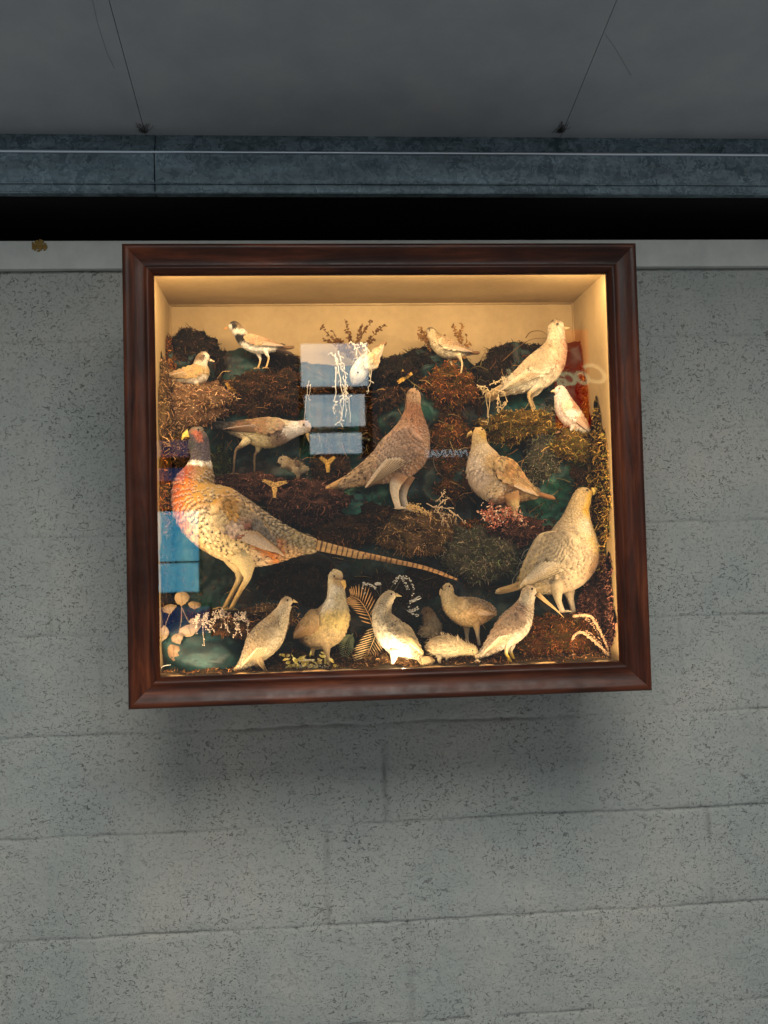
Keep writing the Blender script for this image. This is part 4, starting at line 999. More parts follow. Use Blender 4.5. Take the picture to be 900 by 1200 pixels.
bird('pipit', 'small streaked buff bird half hidden by dried sprigs at the top of the rusty pillar', 'songbird', -.10, -1,
     [(501, 389, 4), (504, 389, 5.8), (508, 394, 7.5), (514, 402, 10.8), (523, 408, 12.3), (534, 411, 9.6), (545, 412, 5.5), (553, 413, 3)],
     [(503, 384, (70, 48, 30)), (506, 388, (206, 176, 124)), (508, 384, (84, 58, 36)), (500, 391, (214, 190, 146)), (507, 394, (206, 178, 128)), (512, 393, (176, 140, 88)), (506, 403, (214, 188, 140)), (520, 400, (164, 124, 72)), (535, 405, (140, 100, 56)), (515, 412, (220, 196, 148)), (525, 418, (226, 204, 158)), (535, 418, (220, 196, 146)), (550, 412, (130, 94, 56))],
     pats=[(508, 400, 'spot', .8), (525, 402, 'scale', .7), (520, 416, 'none', 0)],
     beak=((499, 391, 1.6), (494, 393)), beak_c=(190, 160, 110), eye=(503, 388), eye_r=1.1, legs=[(-1, (526, 417, 4), (529, 423, 1.8), (530, 428, 1.1), (528, 437, 1.1)), (1, (536, 416, 4), (539, 422, 1.8), (541, 428, 1.1), (539, 440, 1.1))], leg_c=(214, 184, 136), leg_r=1.1, toe=5,
     wings=[((512, 400), (553, 414), 7, {'nf': 6, 'fc': (190, 150, 96), 'pat': ('scale', .6)})], tail=[([(545, 412), (553, 414), (562, 414)], 2.6, (110, 78, 46), {'n': 4, 'taper': .7})], fl=3.4)

bird('hanging_bird', 'small whitish bird hanging head down in front of the reflected window', 'songbird', -.13, -1,
     [(415, 449, 4.5), (418, 442, 9.5), (423, 432, 10.5), (430, 423, 9.5), (437, 415, 6.5), (443, 409, 3.5)],
     [(418, 440, (228, 220, 206)), (412, 448, (214, 204, 186)), (424, 446, (228, 220, 206)), (426, 430, (222, 206, 176)), (436, 424, (222, 186, 130)), (440, 414, (206, 172, 124)), (416, 428, (222, 214, 200))],
     beak=((412, 454, 2), (409, 459)), beak_c=(90, 76, 60), eye=(419, 438), eye_r=1.8, wings=[((428, 434), (450, 404), 8, {'nf': 5, 'fc': (200, 160, 110)})],
     tail=[([(438, 413), (446, 406), (453, 401)], 3, (150, 116, 78), {'n': 5, 'taper': .8})], legs=[(-1, (424, 425, 3), (418, 418, 1.2), (414, 412, 1.1)), (1, (428, 424, 3), (422, 416, 1.2), (418, 410, 1.1))], toe=4, fl=4, pats=[(418, 440, 'none', 0), (436, 420, 'fleck', .4)])

bird('wader', 'tall pale dove-like bird with a pinkish breast on the ochre ledge at the upper right', 'wading bird', -.13, 1,
     [(658, 384, 6.5), (652, 383.5, 10), (652, 396, 11.5), (650, 409, 16), (643, 423, 21), (630, 436, 22), (614, 445, 17), (599, 452, 11), (586, 459, 6)],
     [(651, 374, (170, 140, 96)), (648, 382, (206, 180, 138)), (657, 386, (226, 206, 172)), (650, 396, (214, 188, 148)), (656, 408, (212, 168, 130)), (662, 422, (214, 170, 134)), (650, 415, (206, 168, 126)), (640, 412, (176, 146, 100)), (625, 425, (186, 156, 108)), (608, 440, (196, 164, 116)), (650, 440, (226, 200, 160)), (630, 452, (230, 210, 170)), (610, 456, (228, 208, 170)), (590, 458, (190, 160, 112)), (580, 462, (206, 178, 132))],
     pats=[(652, 385, 'none', 0), (655, 410, 'fleck', .35), (630, 430, 'scale', .5), (640, 450, 'none', 0)],
     beak=((661, 385, 2.6), (668, 384)), beak_c=(214, 188, 140), eye=(651, 382), eye_r=2.1,
     legs=[(-1, (628, 448, 9), (623, 457, 4.5), (618, 466, 2), (625, 485, 1.7)), (1, (634, 447, 9), (631, 458, 4), (624, 466, 2), (632, 486, 1.7))], leg_c=(196, 164, 112), leg_r=1.6, toe=8,
     wings=[((648, 414), (582, 462), 14, {'nf': 8, 'fc': (206, 174, 124), 'pat': ('scale', .4)})], tail=[([(596, 453), (584, 460), (571, 469)], 5.5, (190, 156, 104), {'n': 6, 'taper': .8, 'fan': .8})], w=.8)

bird('snow_bunting', 'small white bunting with tan back streaks and tail pointing down to the right', 'songbird', -.15, -1,
     [(651, 458, 4.5), (656, 459, 8), (659, 467, 10.5), (663, 478, 13.8), (669, 488, 13.5), (678, 498, 9.5), (685, 506, 6), (691, 513, 3.5)],
     [(656, 454, (236, 216, 196)), (652, 462, (238, 224, 208)), (660, 466, (232, 214, 194)), (651, 478, (238, 226, 208)), (658, 492, (238, 226, 208)), (670, 474, (190, 146, 112)), (678, 488, (176, 136, 100)), (668, 500, (236, 222, 200)), (688, 508, (226, 206, 170))],
     beak=((649, 458, 2.2), (645.5, 459)), beak_c=(220, 190, 140), eye=(654, 456), eye_r=1.2, legs=[(-1, (664, 497, 4), (662, 502, 2), (653, 507, 1.1)), (1, (670, 498, 4), (668, 504, 2), (663, 511, 1.1))], leg_c=(206, 150, 110), toe=4, leg_r=1.1,
     wings=[((656, 472), (697, 512), 8.5, {'nf': 6, 'fc': (214, 180, 136), 'bow': .1})], wing_cols=[(660, 474, (226, 196, 160)), (668, 476, (170, 126, 92)), (665, 484, (240, 228, 206)), (680, 494, (176, 136, 96)), (690, 505, (196, 160, 112))],
     tail=[([(686, 507), (694, 516), (702, 526)], 3.4, (214, 190, 150), {'n': 4, 'taper': .9, 'tip': (236, 220, 190)})], fl=3.4)

bird('quail', 'pale streaked quail looking up to the right beside the blue-green rock', 'quail', -.262, 1,
     [(341, 705, 4.5), (336.5, 706, 7.4), (332, 715, 8.5), (325, 729, 14), (315, 744, 19), (304, 757, 18), (294, 769, 12), (285, 778, 6.5), (279, 784, 2.5)],
     [(336, 701, (190, 162, 122)), (341, 706, (214, 190, 150)), (332, 714, (214, 192, 154)), (336, 728, (222, 200, 158)), (320, 728, (190, 162, 118)), (330, 745, (222, 200, 158)), (308, 742, (186, 156, 108)), (318, 765, (214, 190, 146)), (295, 760, (180, 148, 100)), (282, 780, (206, 182, 136))],
     pats=[(336, 706, 'none', 0), (332, 730, 'fleck', .4), (310, 745, 'scale', .8), (325, 755, 'fleck', .3)],
     beak=((343, 704, 2.4), (349, 706)), beak_c=(206, 176, 120), eye=(337, 703), eye_r=1.3, legs=[(-1, (302, 768, 7), (306, 776, 4), (310, 783, 2), (314, 788, 1.6)), (1, (296, 770, 6), (300, 778, 4), (303, 784, 2), (306, 788, 1.6))], toe=6,
     wings=[((325, 735), (284, 780), 13, {'nf': 7, 'fc': (216, 192, 146), 'pat': ('scale', .6)})], fl=4.5, tail=[([(288, 775), (281, 782), (275, 788)], 4, (200, 174, 126), {'n': 5, 'taper': .6})])

bird('white_fronted_partridge', 'white-necked partridge with a yellow breast turned towards the viewer in the front row', 'partridge', -.235, 1,
     [(398, 676, 7), (394, 677, 10), (394, 690, 10.8), (394, 703, 13), (391, 720, 21), (383, 735, 24), (371, 742, 20), (360, 745, 12), (353, 748, 5)],
     [(394, 668, (206, 184, 140)), (402, 678, (196, 156, 96)), (388, 680, (214, 196, 152)), (394, 690, (222, 212, 190)), (392, 705, (224, 216, 198)), (405, 700, (206, 186, 140)), (400, 722, (232, 200, 110)), (388, 730, (226, 192, 112)), (395, 742, (220, 184, 120)), (372, 715, (190, 150, 96)), (365, 735, (196, 146, 84)), (378, 752, (206, 170, 116)), (355, 745, (130, 92, 56))],
     pats=[(394, 690, 'none', 0), (395, 730, 'none', 0), (365, 730, 'fleck', .4)],
     beak=((402, 681, 3), (404, 687), (403, 691)), beak_c=(206, 166, 90), eye=(397, 675), eye_r=1.5, yaw=math.radians(-42),
     legs=[(-1, (386, 748, 8), (388, 762, 4), (389, 772, 2.2), (394, 786, 1.9)), (1, (366, 750, 8), (362, 758, 4.5), (361, 767, 2.2), (362, 778, 1.9))], leg_c=(214, 180, 124), leg_r=1.9, toe=8,
     wings=[((384, 718), (352, 748), 15, {'nf': 6, 'fc': (206, 160, 96)})], wing_cols=[(370, 720, (206, 166, 104)), (365, 738, (206, 148, 80)), (355, 745, (120, 82, 48))], w=.86, fl=4.5)

bird('bright_quail', 'brightly lit white-bellied quail turning its head right beside the fern fronds', 'quail', -.275, 1,
     [(462, 697, 4.6), (457, 699, 7.8), (451, 707, 9.5), (448, 721, 12.4), (455, 737, 18), (466, 750, 18.5), (478, 758, 14), (487, 765, 8), (492, 771, 3.5)],
     [(457, 693, (196, 174, 136)), (463, 698, (214, 192, 150)), (450, 705, (196, 176, 140)), (444, 716, (206, 190, 160)), (455, 718, (170, 150, 116)), (440, 735, (228, 212, 178)), (452, 752, (240, 230, 206)), (470, 762, (240, 230, 206)), (462, 728, (186, 162, 120)), (476, 740, (180, 154, 110)), (487, 755, (206, 172, 110)), (492, 770, (206, 176, 120))],
     pats=[(457, 700, 'none', 0), (450, 712, 'spot', .6), (470, 735, 'scale', .6), (450, 750, 'none', 0)],
     beak=((464, 697, 2.4), (471, 699)), beak_c=(206, 180, 124), eye=(458, 696), eye_r=1.3, legs=[(-1, (462, 760, 8), (461, 770, 4), (459, 777, 2.2), (453, 787, 1.8)), (1, (476, 760, 8), (477, 770, 4), (476, 777, 2.2), (473, 787, 1.8))], leg_c=(206, 176, 130), toe=7, leg_r=1.7,
     wings=[((464, 730), (494, 766), 8.5, {'nf': 6, 'fc': (206, 178, 124), 'pat': ('scale', .5), 'bow': .2})], fl=4.2, yaw=None)
# this one turns the other way: body runs down to the right, head looks right over its breast

bird('brown_quail', 'plump yellow-brown quail with a streaked back facing left behind the feeding chick', 'quail', -.205, -1,
     [(521, 688, 4.8), (524, 690, 7.4), (525, 699, 8.8), (531, 709, 13.5), (544, 716, 18), (558, 717, 17), (570, 716, 12), (579, 717, 5)],
     [(523, 684, (206, 176, 122)), (519, 694, (214, 184, 128)), (526, 700, (206, 176, 120)), (522, 712, (206, 174, 116)), (535, 725, (210, 170, 108)), (550, 700, (150, 114, 66)), (565, 704, (140, 104, 60)), (555, 715, (196, 148, 84)), (570, 725, (196, 146, 84)), (545, 732, (206, 164, 100)), (535, 700, (190, 156, 100))],
     pats=[(524, 690, 'none', 0), (530, 715, 'none', 0), (560, 705, 'scale', .8), (555, 722, 'none', 0)],
     beak=((518, 691, 2.4), (516, 694), (515.5, 698)), beak_c=(206, 180, 130), eye=(526, 687), eye_r=1.4, legs=[(-1, (546, 728, 6), (548, 738, 3.4), (548, 746, 2), (550, 760, 1.7)), (1, (556, 728, 6), (558, 737, 3.4), (559, 746, 2), (561, 758, 1.7))], leg_c=(196, 176, 140), toe=6,
     wings=[((538, 706), (580, 720), 9, {'nf': 6, 'fc': (196, 150, 92), 'pat': ('scale', .6)})], fl=4.2)

bird('snipe', 'mottled snipe with a very long straight bill in the front row at the lower right', 'snipe', -.268, 1,
     [(626, 694, 5.5), (620.5, 694, 9), (617, 704, 9.6), (612, 717, 14.5), (604, 730, 19), (593, 743, 16.5), (581, 754, 10.5), (570, 763, 6), (562, 768, 3)],
     [(619, 688, (206, 176, 136)), (626, 696, (224, 202, 166)), (616, 702, (220, 200, 164)), (620, 716, (206, 176, 136)), (610, 713, (176, 134, 98)), (624, 730, (224, 204, 172)), (600, 725, (190, 150, 110)), (588, 738, (186, 146, 104)), (612, 742, (226, 208, 176)), (596, 757, (226, 210, 180)), (575, 758, (206, 176, 134)), (564, 768, (228, 212, 184))],
     pats=[(620, 696, 'none', 0), (612, 716, 'scale', .7), (598, 732, 'scale', .8), (615, 740, 'none', 0)],
     beak=((630, 696, 3), (640, 705), (651, 714), (661, 724)), beak_c=(206, 170, 112), eye=(622, 690), eye_r=1.7, legs=[(-1, (596, 748, 6), (593, 758, 3.4), (592, 765, 2), (598, 777, 1.7)), (1, (602, 746, 6), (602, 757, 3.4), (600, 764, 2), (605, 777, 1.7))], leg_c=(196, 160, 56), leg_r=1.8, toe=7,
     wings=[((610, 718), (563, 768), 13, {'nf': 8, 'fc': (226, 196, 152), 'pat': ('scale', .6)})], tail=[([(574, 760), (566, 767), (557, 771)], 4, (220, 196, 158), {'n': 5, 'taper': .8})], fl=5)

CH = 'downy chicks in the case'
bird('chick', 'small mottled grey-brown chick crouched on the reddish moss below the stooping bird', 'chick', -.13, -1, [(327, 541, 3.6), (332, 540, 6.4), (338, 545, 8), (346, 549, 11), (353, 550, 8), (359, 551, 3)],
     [(332, 536, (170, 142, 100)), (328, 543, (196, 170, 128)), (340, 542, (150, 122, 84)), (345, 550, (186, 158, 116)), (338, 552, (90, 68, 44)), (354, 550, (176, 150, 108)), (348, 545, (96, 72, 48))], beak=((327, 541, 1.6), (323.5, 542)), eye=(330, 539), eye_r=1.1, fluffy=.8, fl=3.6, group=CH,
     legs=[(-1, (343, 556, 3), (342, 562, 1.4)), (1, (349, 556, 3), (349, 562, 1.4))], toe=3)
bird('chick', 'pale fluffy chick bending down to peck at the right in the front row', 'chick', -.265, 1, [(558, 766, 4), (553, 762, 6.6), (545, 760, 8), (533, 758, 12), (519, 757, 13.5), (507, 757.5, 10), (500, 758, 4)],
     [(554, 760, (220, 190, 132)), (545, 760, (214, 186, 134)), (533, 752, (206, 180, 134)), (520, 750, (206, 178, 132)), (530, 766, (222, 200, 156)), (505, 756, (196, 166, 120)), (515, 765, (216, 194, 150))], beak=((559, 768, 2), (560, 773)), beak_c=(230, 210, 170), eye=(553, 762), eye_r=1.0, fluffy=.8, fl=4, group=CH,
     legs=[(-1, (514, 767, 4), (514, 773, 2), (516, 781, 1.5)), (1, (524, 767, 4), (524, 773, 2), (526, 781, 1.5))], toe=5, leg_c=(214, 184, 130))
bird('chick', 'dull brown hunched chick in shade behind the brightly lit quail', 'chick', -.155, -1, [(495, 718, 4), (500, 718, 7.5), (504, 727, 9.5), (506, 737, 12.5), (500, 745, 12), (492, 750, 6)],
     [(500, 714, (120, 86, 52)), (497, 722, (150, 116, 74)), (508, 730, (160, 134, 94)), (502, 742, (176, 146, 100)), (494, 750, (176, 148, 104))], beak=((494, 719, 2), (490, 720)), eye=(499, 717), eye_r=1.1, fluffy=.6, fl=4, group=CH, legs=[(-1, (500, 752, 3), (500, 760, 1.4)), (1, (506, 752, 3), (506, 760, 1.4))], toe=3)

# ------------------------------------------------------------------ dried plants
def pl(name, label, cat, mb, base, mt='plant', group=None): o = mb.build(name, M[mt], origin=base); return tag(o, label, cat, group)
def leafy(mb, root, tip, n, col, Lf, seed, Y, beads=False, spread=.0):
    a, b_ = at(*root, Y), at(*tip, Y - .01); mid = (a + b_) / 2 + Vector((random.uniform(-.01, .01), -.006, .006))
    P = catmull([tuple(a), tuple(mid), tuple(b_)], 12); mb.tube(P, .0007, 5, lin(col))
    for i in range(n):
        u = random.uniform(.15, 1); k = min(10, int(u * 11)); q = Vector(P[k]).lerp(Vector(P[k + 1]), u * 11 - k)
        if beads: mb.ball(q + Vector((random.gauss(0, .0018), random.gauss(0, .0018), random.gauss(0, .0018))), random.uniform(.0009, .0019), jit(lin(col), .2), 5)
        else:
            d = Vector((random.gauss(0, 1), random.gauss(0, .7), random.gauss(.3, .8))); mb.leaf(q, d, Vector((random.gauss(0, .5), -1, random.gauss(0, .5))), Lf * random.uniform(.6, 1.3), Lf * .5, jit(lin(col), .25))
random.seed(21)
def sprig(root, tips, n, col, Lf, Y, name, label, cat='sprig', beads=False):
    mb = MB()
    for t in tips: leafy(mb, root, t, n, col, Lf, 0, Y, beads)
    pl(name, label, cat, mb, at(*root, Y))
sprig((416, 424), [(376, 383), (390, 388), (404, 374), (410, 390), (424, 382), (436, 376), (452, 380), (440, 398), (398, 400), (380, 397)], 44, (92, 60, 28), .0078, -.075, 'heather_sprig', 'wide dark-leaved dried sprig above the reflected window')
sprig((534, 428), [(520, 392), (530, 380), (541, 378), (547, 392), (552, 402), (526, 398), (556, 412), (538, 388)], 44, (122, 84, 38), .0078, -.09, 'heather_sprig', 'brown dried sprig rising over the back of the small streaked bird')
sprig((506, 412), [(492, 384), (489, 392), (496, 398)], 44, (112, 76, 34), .0078, -.09, 'heather_sprig', 'small brown sprig in front of the face of the streaked bird')
sprig((704, 468), [(692, 386), (699, 398), (706, 410), (711, 430), (696, 424), (690, 440)], 30, (168, 150, 96), .0055, -.14, 'leafy_sprig', 'pale leafy sprig against the right side panel above the bunting')
sprig((704, 520), [(712, 480), (700, 488), (716, 500)], 26, (170, 126, 52), .005, -.15, 'leafy_sprig', 'golden leafy sprig on the right side panel behind the bunting tail')
sprig((188, 470), [(184, 425), (192, 418), (199, 420), (186, 440)], 22, (150, 110, 60), .0045, -.12, 'leafy_sprig', 'thin tan sprig at the far left edge beside the sitting small bird')
# hanging white lichens
def hanging(strands, col, Y, name, label, w=.0011, curly=.0025, beads=0, cat='lichen'):
    mb = MB(); b0 = at(*strands[0][0], Y)
    for st in strands:
        P = [at(a, b, Y - random.uniform(0, .012)) for a, b in st]
        P = catmull([tuple(p) for p in P], 16) if len(P) > 2 else np.array([tuple(P[0].lerp(P[1], i / 15)) for i in range(16)])
        P = [Vector(p) + Vector((random.gauss(0, curly), random.gauss(0, curly), random.gauss(0, curly * .5))) * (.3 + .7 * i / 15) for i, p in enumerate(P)]
        mb.tube(P, [w * (1 - .5 * i / 15) for i in range(16)], 5, jit(lin(col), .1))
        for k in range(beads):
            q = random.choice(P); e = q + Vector((random.gauss(0, .004), random.gauss(0, .004), random.gauss(-.001, .004))); mb.tube([q, (q + e) / 2 + Vector((0, 0, .001)), e], w * .7, 4, jit(lin(col), .12)); mb.ball(e, w * 1.3, jit(lin(col), .12), 5)
    pl(name, label, cat, mb, b0)
hanging([[(392, 414), (398, 440), (401, 470), (398, 492)], [(396, 412), (404, 436), (406, 462), (404, 488)], [(402, 440), (408, 470), (410, 496)], [(394, 430), (393, 462), (390, 480)], [(424, 402), (430, 410), (428, 425), (432, 440)], [(430, 408), (436, 420), (434, 445), (431, 462)], [(412, 400), (418, 412), (414, 425)], [(404, 455), (402, 475), (400, 496)], [(388, 414), (396, 424), (402, 436)]], (224, 214, 194), -.14, 'lace_lichen', 'white lacy lichen hanging beside the head-down whitish bird', .0012, .0026, 12)
hanging([[(362, 446), (359, 465), (357, 490)], [(364, 450), (362, 470)]], (200, 180, 160), -.13, 'lace_lichen', 'thin pinkish lichen thread above the head of the stooping bird', .0008, .001, 5)
hanging([[(500, 590), (512, 598), (520, 612), (518, 622)], [(506, 594), (524, 596), (534, 604), (532, 612)], [(510, 600), (526, 604), (530, 616)], [(512, 596), (518, 588), (527, 583)], [(516, 604), (524, 614), (523, 624)], [(528, 600), (538, 606), (546, 615)], [(512, 588), (519, 579), (521, 573)], [(520, 606), (514, 618)]], (216, 186, 146), -.17, 'branching_lichen', 'pale branching lichen spray right of the feet of the red-brown grouse', .0013, .0012, 6)
hanging([[(560, 452), (572, 456), (574, 470), (572, 495)], [(568, 458), (584, 462), (586, 478)], [(576, 456), (590, 460), (594, 474)], [(563, 455), (570, 462), (572, 488)], [(584, 462), (583, 472), (585, 484)], [(576, 450), (586, 446), (592, 444)]], (206, 180, 134), -.16, 'hanging_catkins', 'hanging cream catkins over the tail of the tall pale wader', .0013, .0012, 12)
hanging([[(634, 640), (616, 645), (611, 655)], [(640, 646), (622, 652), (608, 662), (607, 668)], [(642, 654), (622, 660), (606, 672), (600, 682), (600, 690)], [(636, 636), (628, 626), (616, 616)], [(642, 660), (628, 662), (618, 664)], [(640, 650), (636, 638), (630, 628)]], (170, 164, 140), -.17, 'bare_twig', 'pale bare twigs drooping left of the large hen', .0011, .0006, 0, 'twig')
def arc(pts, Y, col, w, label, name='dried_sprig', n=1):
    mb = MB()
    for st in pts:
        P = catmull([tuple(at(a, b, Y - .004 * i)) for i, (a, b) in enumerate(st)], 18); mb.tube(P, [w * (1 - .6 * i / 17) for i in range(18)], 6, lin(col))
    pl(name, label, 'dried grass', mb, at(*pts[0][0], Y))
arc([[(588, 424), (606, 408), (622, 398), (641, 396)], [(616, 396), (622, 389), (634, 388), (642, 393)]], -.09, (92, 62, 30), .0011, 'brown curved stems left of the neck of the tall pale wader')
arc([[(228, 396), (240, 393), (250, 398), (256, 405)], [(205, 402), (196, 390), (190, 398)]], -.07, (70, 48, 26), .0008, 'thin dark curved stems above the blackish hump at the top left')
arc([[(512, 525), (508, 540), (512, 552), (521, 561)]], -.12, (110, 94, 74), .0013, 'single grey-brown curved stem between the two middle game birds')
arc([[(186, 787), (191, 781), (200, 779)]], -.275, (206, 200, 190), .0016, 'short white curled twig in the lower left corner')
# grass fronds on left
mb = MB(); random.seed(5)
for i in range(34):
    py0 = random.uniform(505, 600); a = at(184, py0 + 8, -.2); e = at(184 + random.uniform(4, 16), py0 - random.uniform(-4, 16), -.21)
    mb.tube(catmull([tuple(a), tuple((a + e) / 2 + Vector((0, 0, .004))), tuple(e)], 7), [.0011, .0011, .001, .0009, .0008, .0006, .0003], 5, jit(lin((196, 150, 82)), .2))
pl('grass_tuft', 'golden dried grass fronds along the left side beside the pheasant neck', 'grass', mb, at(184, 560, -.2))
# ferns
def fern(st, Y, col, label, Lp, n=9, w=.0024, name='fern_frond'):
    mb = MB(); P = catmull([tuple(at(a, b, Y)) for a, b in st], n * 2); mb.tube(P, [.0012 * (1 - .6 * i / (2 * n)) for i in range(2 * n)], 5, lin(col))
    for i in range(2, 2 * n - 1, 1):
        q = Vector(P[i]); t_ = (Vector(P[min(2 * n - 1, i + 1)]) - Vector(P[i - 1])).normalized(); nn = Vector((0, -1, 0)); sd = t_.cross(nn).normalized(); L = Lp * math.sin(pi * (.12 + .85 * i / (2 * n))) ** .7
        for s_ in (-1, 1): mb.leaf(q, sd * s_ + t_ * .75 + Vector((0, -.2 + random.gauss(0, .1), 0)), nn, L * sc(Y) * random.uniform(.9, 1.1), w, jit(lin(col), .15), None, .2, .1)
    pl(name, label, 'fern', mb, Vector(P[0]))
fern([(440, 742), (432, 720), (422, 704), (410, 698)], -.225, (206, 158, 96), 'tan fern frond pointing up behind the brightly lit quail', 20)
fern([(446, 728), (438, 750), (430, 770), (426, 786)], -.235, (196, 168, 118), 'tan fern frond hanging down left of the brightly lit quail', 22)
fern([(414, 742), (408, 752), (404, 770)], -.20, (96, 104, 74), 'grey-green fern frond between the white-necked partridge and the bright quail', 12)
def spray(st, Y, label, col=(206, 204, 196)):
    mb = MB(); random.seed(int(st[0][0][0]))
    for s0 in st:
        P = catmull([tuple(at(a, b, Y)) for a, b in s0], 26); mb.tube(P, .0005, 4, lin((90, 84, 70)))
        for i in range(8, 26):
            q = Vector(P[i])
            for k in range(3): d = Vector((random.gauss(0, 1), random.gauss(0, .6), random.gauss(0, 1))).normalized(); mb.ball(q + d * .0028, .0011 if i % 2 else .0014, jit(lin(col), .1), 5, (1.3, 1, .8))
    pl('seed_spray', label, 'sprig', mb, at(*st[0][0], Y))
spray([[(448, 706), (440, 690), (426, 684), (428, 696)], [(455, 705), (458, 690), (464, 680), (470, 676), (478, 690)], [(462, 692), (474, 676), (484, 690), (480, 714), (490, 722)], [(476, 708), (484, 704), (492, 700)], [(474, 714), (482, 716), (490, 712)], [(446, 700), (446, 686), (441, 684)]], -.255, 'arching white beaded sprays around the head of the bright quail')
spray([[(672, 728), (684, 724), (698, 736), (706, 758), (710, 768)], [(680, 724), (694, 724), (706, 742), (714, 764)], [(712, 766), (700, 756), (688, 744), (676, 742), (671, 752), (672, 768)], [(716, 778), (721, 766), (722, 750)], [(674, 748), (686, 740), (700, 752), (712, 770)]], -.255, 'pinkish beaded arching twigs in the lower right corner', (206, 166, 128))
# thicker core for these twigs
mb = MB()
for s0 in [[(672, 722), (690, 722), (702, 738), (716, 768)], [(671, 768), (671, 748), (682, 741), (698, 753), (714, 768)]]:
    P = catmull([tuple(at(a, b, -.257)) for a, b in s0], 60)
    for i in range(60): mb.ball(Vector(P[i]) + Vector((random.gauss(0, .0007),) * 3), .0022 + .0008 * (i % 2), jit(lin((206, 168, 130)), .2), 6)
pl('scaly_twig', 'thick scaly pale twigs curling in the lower right corner', 'twig', mb, at(690, 740, -.257))
# white drooping heather under the pheasant's feet
mb = MB(); random.seed(9)
for k in range(26):
    x = random.uniform(228, 292); y0 = 714 + abs(x - 262) * .22 + random.uniform(-2, 4); L = random.uniform(8, 34) * (1.3 if abs(x - 237) < 4 else .8)
    a = at(x, y0, -.262); b1 = at(x + random.gauss(0, 3), y0 + L * .4, -.275); e = at(x + random.gauss(0, 4), y0 + L, -.272)
    P = catmull([tuple(a), tuple(b1), tuple(e)], 14); mb.tube(P, .0005, 4, lin((180, 160, 140)))
    for p in P:
        for q in range(2): mb.ball(Vector(p) + Vector((random.gauss(0, .0016), random.gauss(0, .001), random.gauss(0, .0014))), random.uniform(.0008, .0016), jit(lin((222, 204, 182)), .12), 5)
pl('white_heather', 'drooping white heather over the blue-green rock below the feet of the pheasant', 'heather', mb, at(262, 718, -.262))
# pale papery leaves
def papery(px, py, rx_, rz_, Y, ang, col, label, mesh=None):
    col = tuple(v * .86 for v in col)
    mb = MB(); c = at(px, py, Y); s_ = sc(Y); n = 22; k0 = mb.vert(c + Vector((0, -.003, 0)), lin(col)); ring = []; ring2 = []
    for i in range(n):
        a = 2 * pi * i / n; r = 1 - .12 * abs(math.sin(a * 1.5)) + random.gauss(0, .05); x, z_ = rx_ * math.cos(a) * r, rz_ * math.sin(a) * r * (1.25 if math.sin(a) < 0 and abs(math.cos(a)) < .4 else 1)
        X_, Z_ = x * math.cos(ang) - z_ * math.sin(ang), x * math.sin(ang) + z_ * math.cos(ang)
        ring.append(mb.vert(c + Vector((X_ * s_, .003 * math.sin(a * 2), Z_ * s_)), jit(lin(col), .08))); ring2.append(mb.vert(c + Vector((X_ * s_, .003 * math.sin(a * 2) + .0008, Z_ * s_)), lin(col)))
    for i in range(n): mb.f += [(k0, ring[i], ring[(i + 1) % n]), (ring[i], ring2[i], ring2[(i + 1) % n], ring[(i + 1) % n])]
    mb.f.append(tuple(ring2)); 
    mb.tube([c + Vector((math.sin(-ang) * -rz_ * s_ * .9, -.0032, -math.cos(ang) * rz_ * s_ * .9)), c + Vector((math.sin(-ang) * rz_ * s_ * .8, -.0032, math.cos(ang) * rz_ * s_ * .8))], .0005, 4, tuple(v * .7 for v in lin(col)))
    pl('papery_leaf', label, 'leaf', mb, c)
random.seed(31)
papery(213, 701, 9, 8, -0.262, .1, (152, 127, 93), 'round tan papery leaf topping the lower left plant, under the reflected blue window')
papery(198, 713, 9, 5, -0.266, .3, (137, 113, 81), 'tan papery leaf at the left below the round leaf')
papery(228, 709, 8, 4.5, -0.262, -.1, (137, 113, 81), 'flat tan papery leaf just right of the round topmost leaf')
papery(222, 738, 14, 7, -0.272, .35, (166, 145, 121), 'broad pale papery leaf left of the white heather')
papery(192, 742, 6, 9, -0.272, -.3, (160, 138, 113), 'pale upright papery leaf against the left edge')
papery(208, 748, 8, 6, -0.276, .5, (160, 138, 117), 'pale papery leaf just above the hanging heart-shaped leaf')
papery(204, 764, 8.5, 9, -0.280, 0, (160, 129, 101), 'hanging heart-shaped tan leaf at the lower left')
papery(230, 728, 9, 5, -0.268, .15, (160, 140, 117), 'small pale papery leaf tucked under the left end of the heather')
arc([[(213, 709), (212, 730), (206, 755)], [(213, 712), (222, 730), (232, 740)], [(200, 716), (194, 732), (192, 744)]], -.264, (120, 100, 80), .0009, 'thin stems carrying the pale papery leaves at the lower left')
# pink flower cluster
mb = MB(); random.seed(12)
for i in range(330):
    t_ = random.random(); x = 566 + 50 * t_ + random.gauss(0, 3); y = 599 + 14 * t_ + random.gauss(0, 6.5) + (10 * math.sin(t_ * 7)) * .4
    if x > 619: continue
    q = at(x, y, -.185 + random.uniform(-.014, .014)); c = lin(random.choice([(214, 142, 112), (226, 172, 140), (196, 112, 84), (234, 200, 170), (168, 96, 66)]))
    for k in range(2): d = Vector((random.gauss(0, 1), -abs(random.gauss(0, 1)), random.gauss(0, 1))); mb.leaf(q, d, Vector((random.gauss(0, 1), -1, random.gauss(0, 1))), .006, .0036, jit(c, .15), None, .3, .2)
for i in range(8): mb.tube([at(596, 626, -.15), at(575 + i * 6, 606 + i, -.175)], .0008, 4, lin((110, 70, 44)))
pl('pink_flowers', 'cluster of dried pink flowers under the buff orange-faced partridge', 'flowers', mb, at(594, 612, -.185))
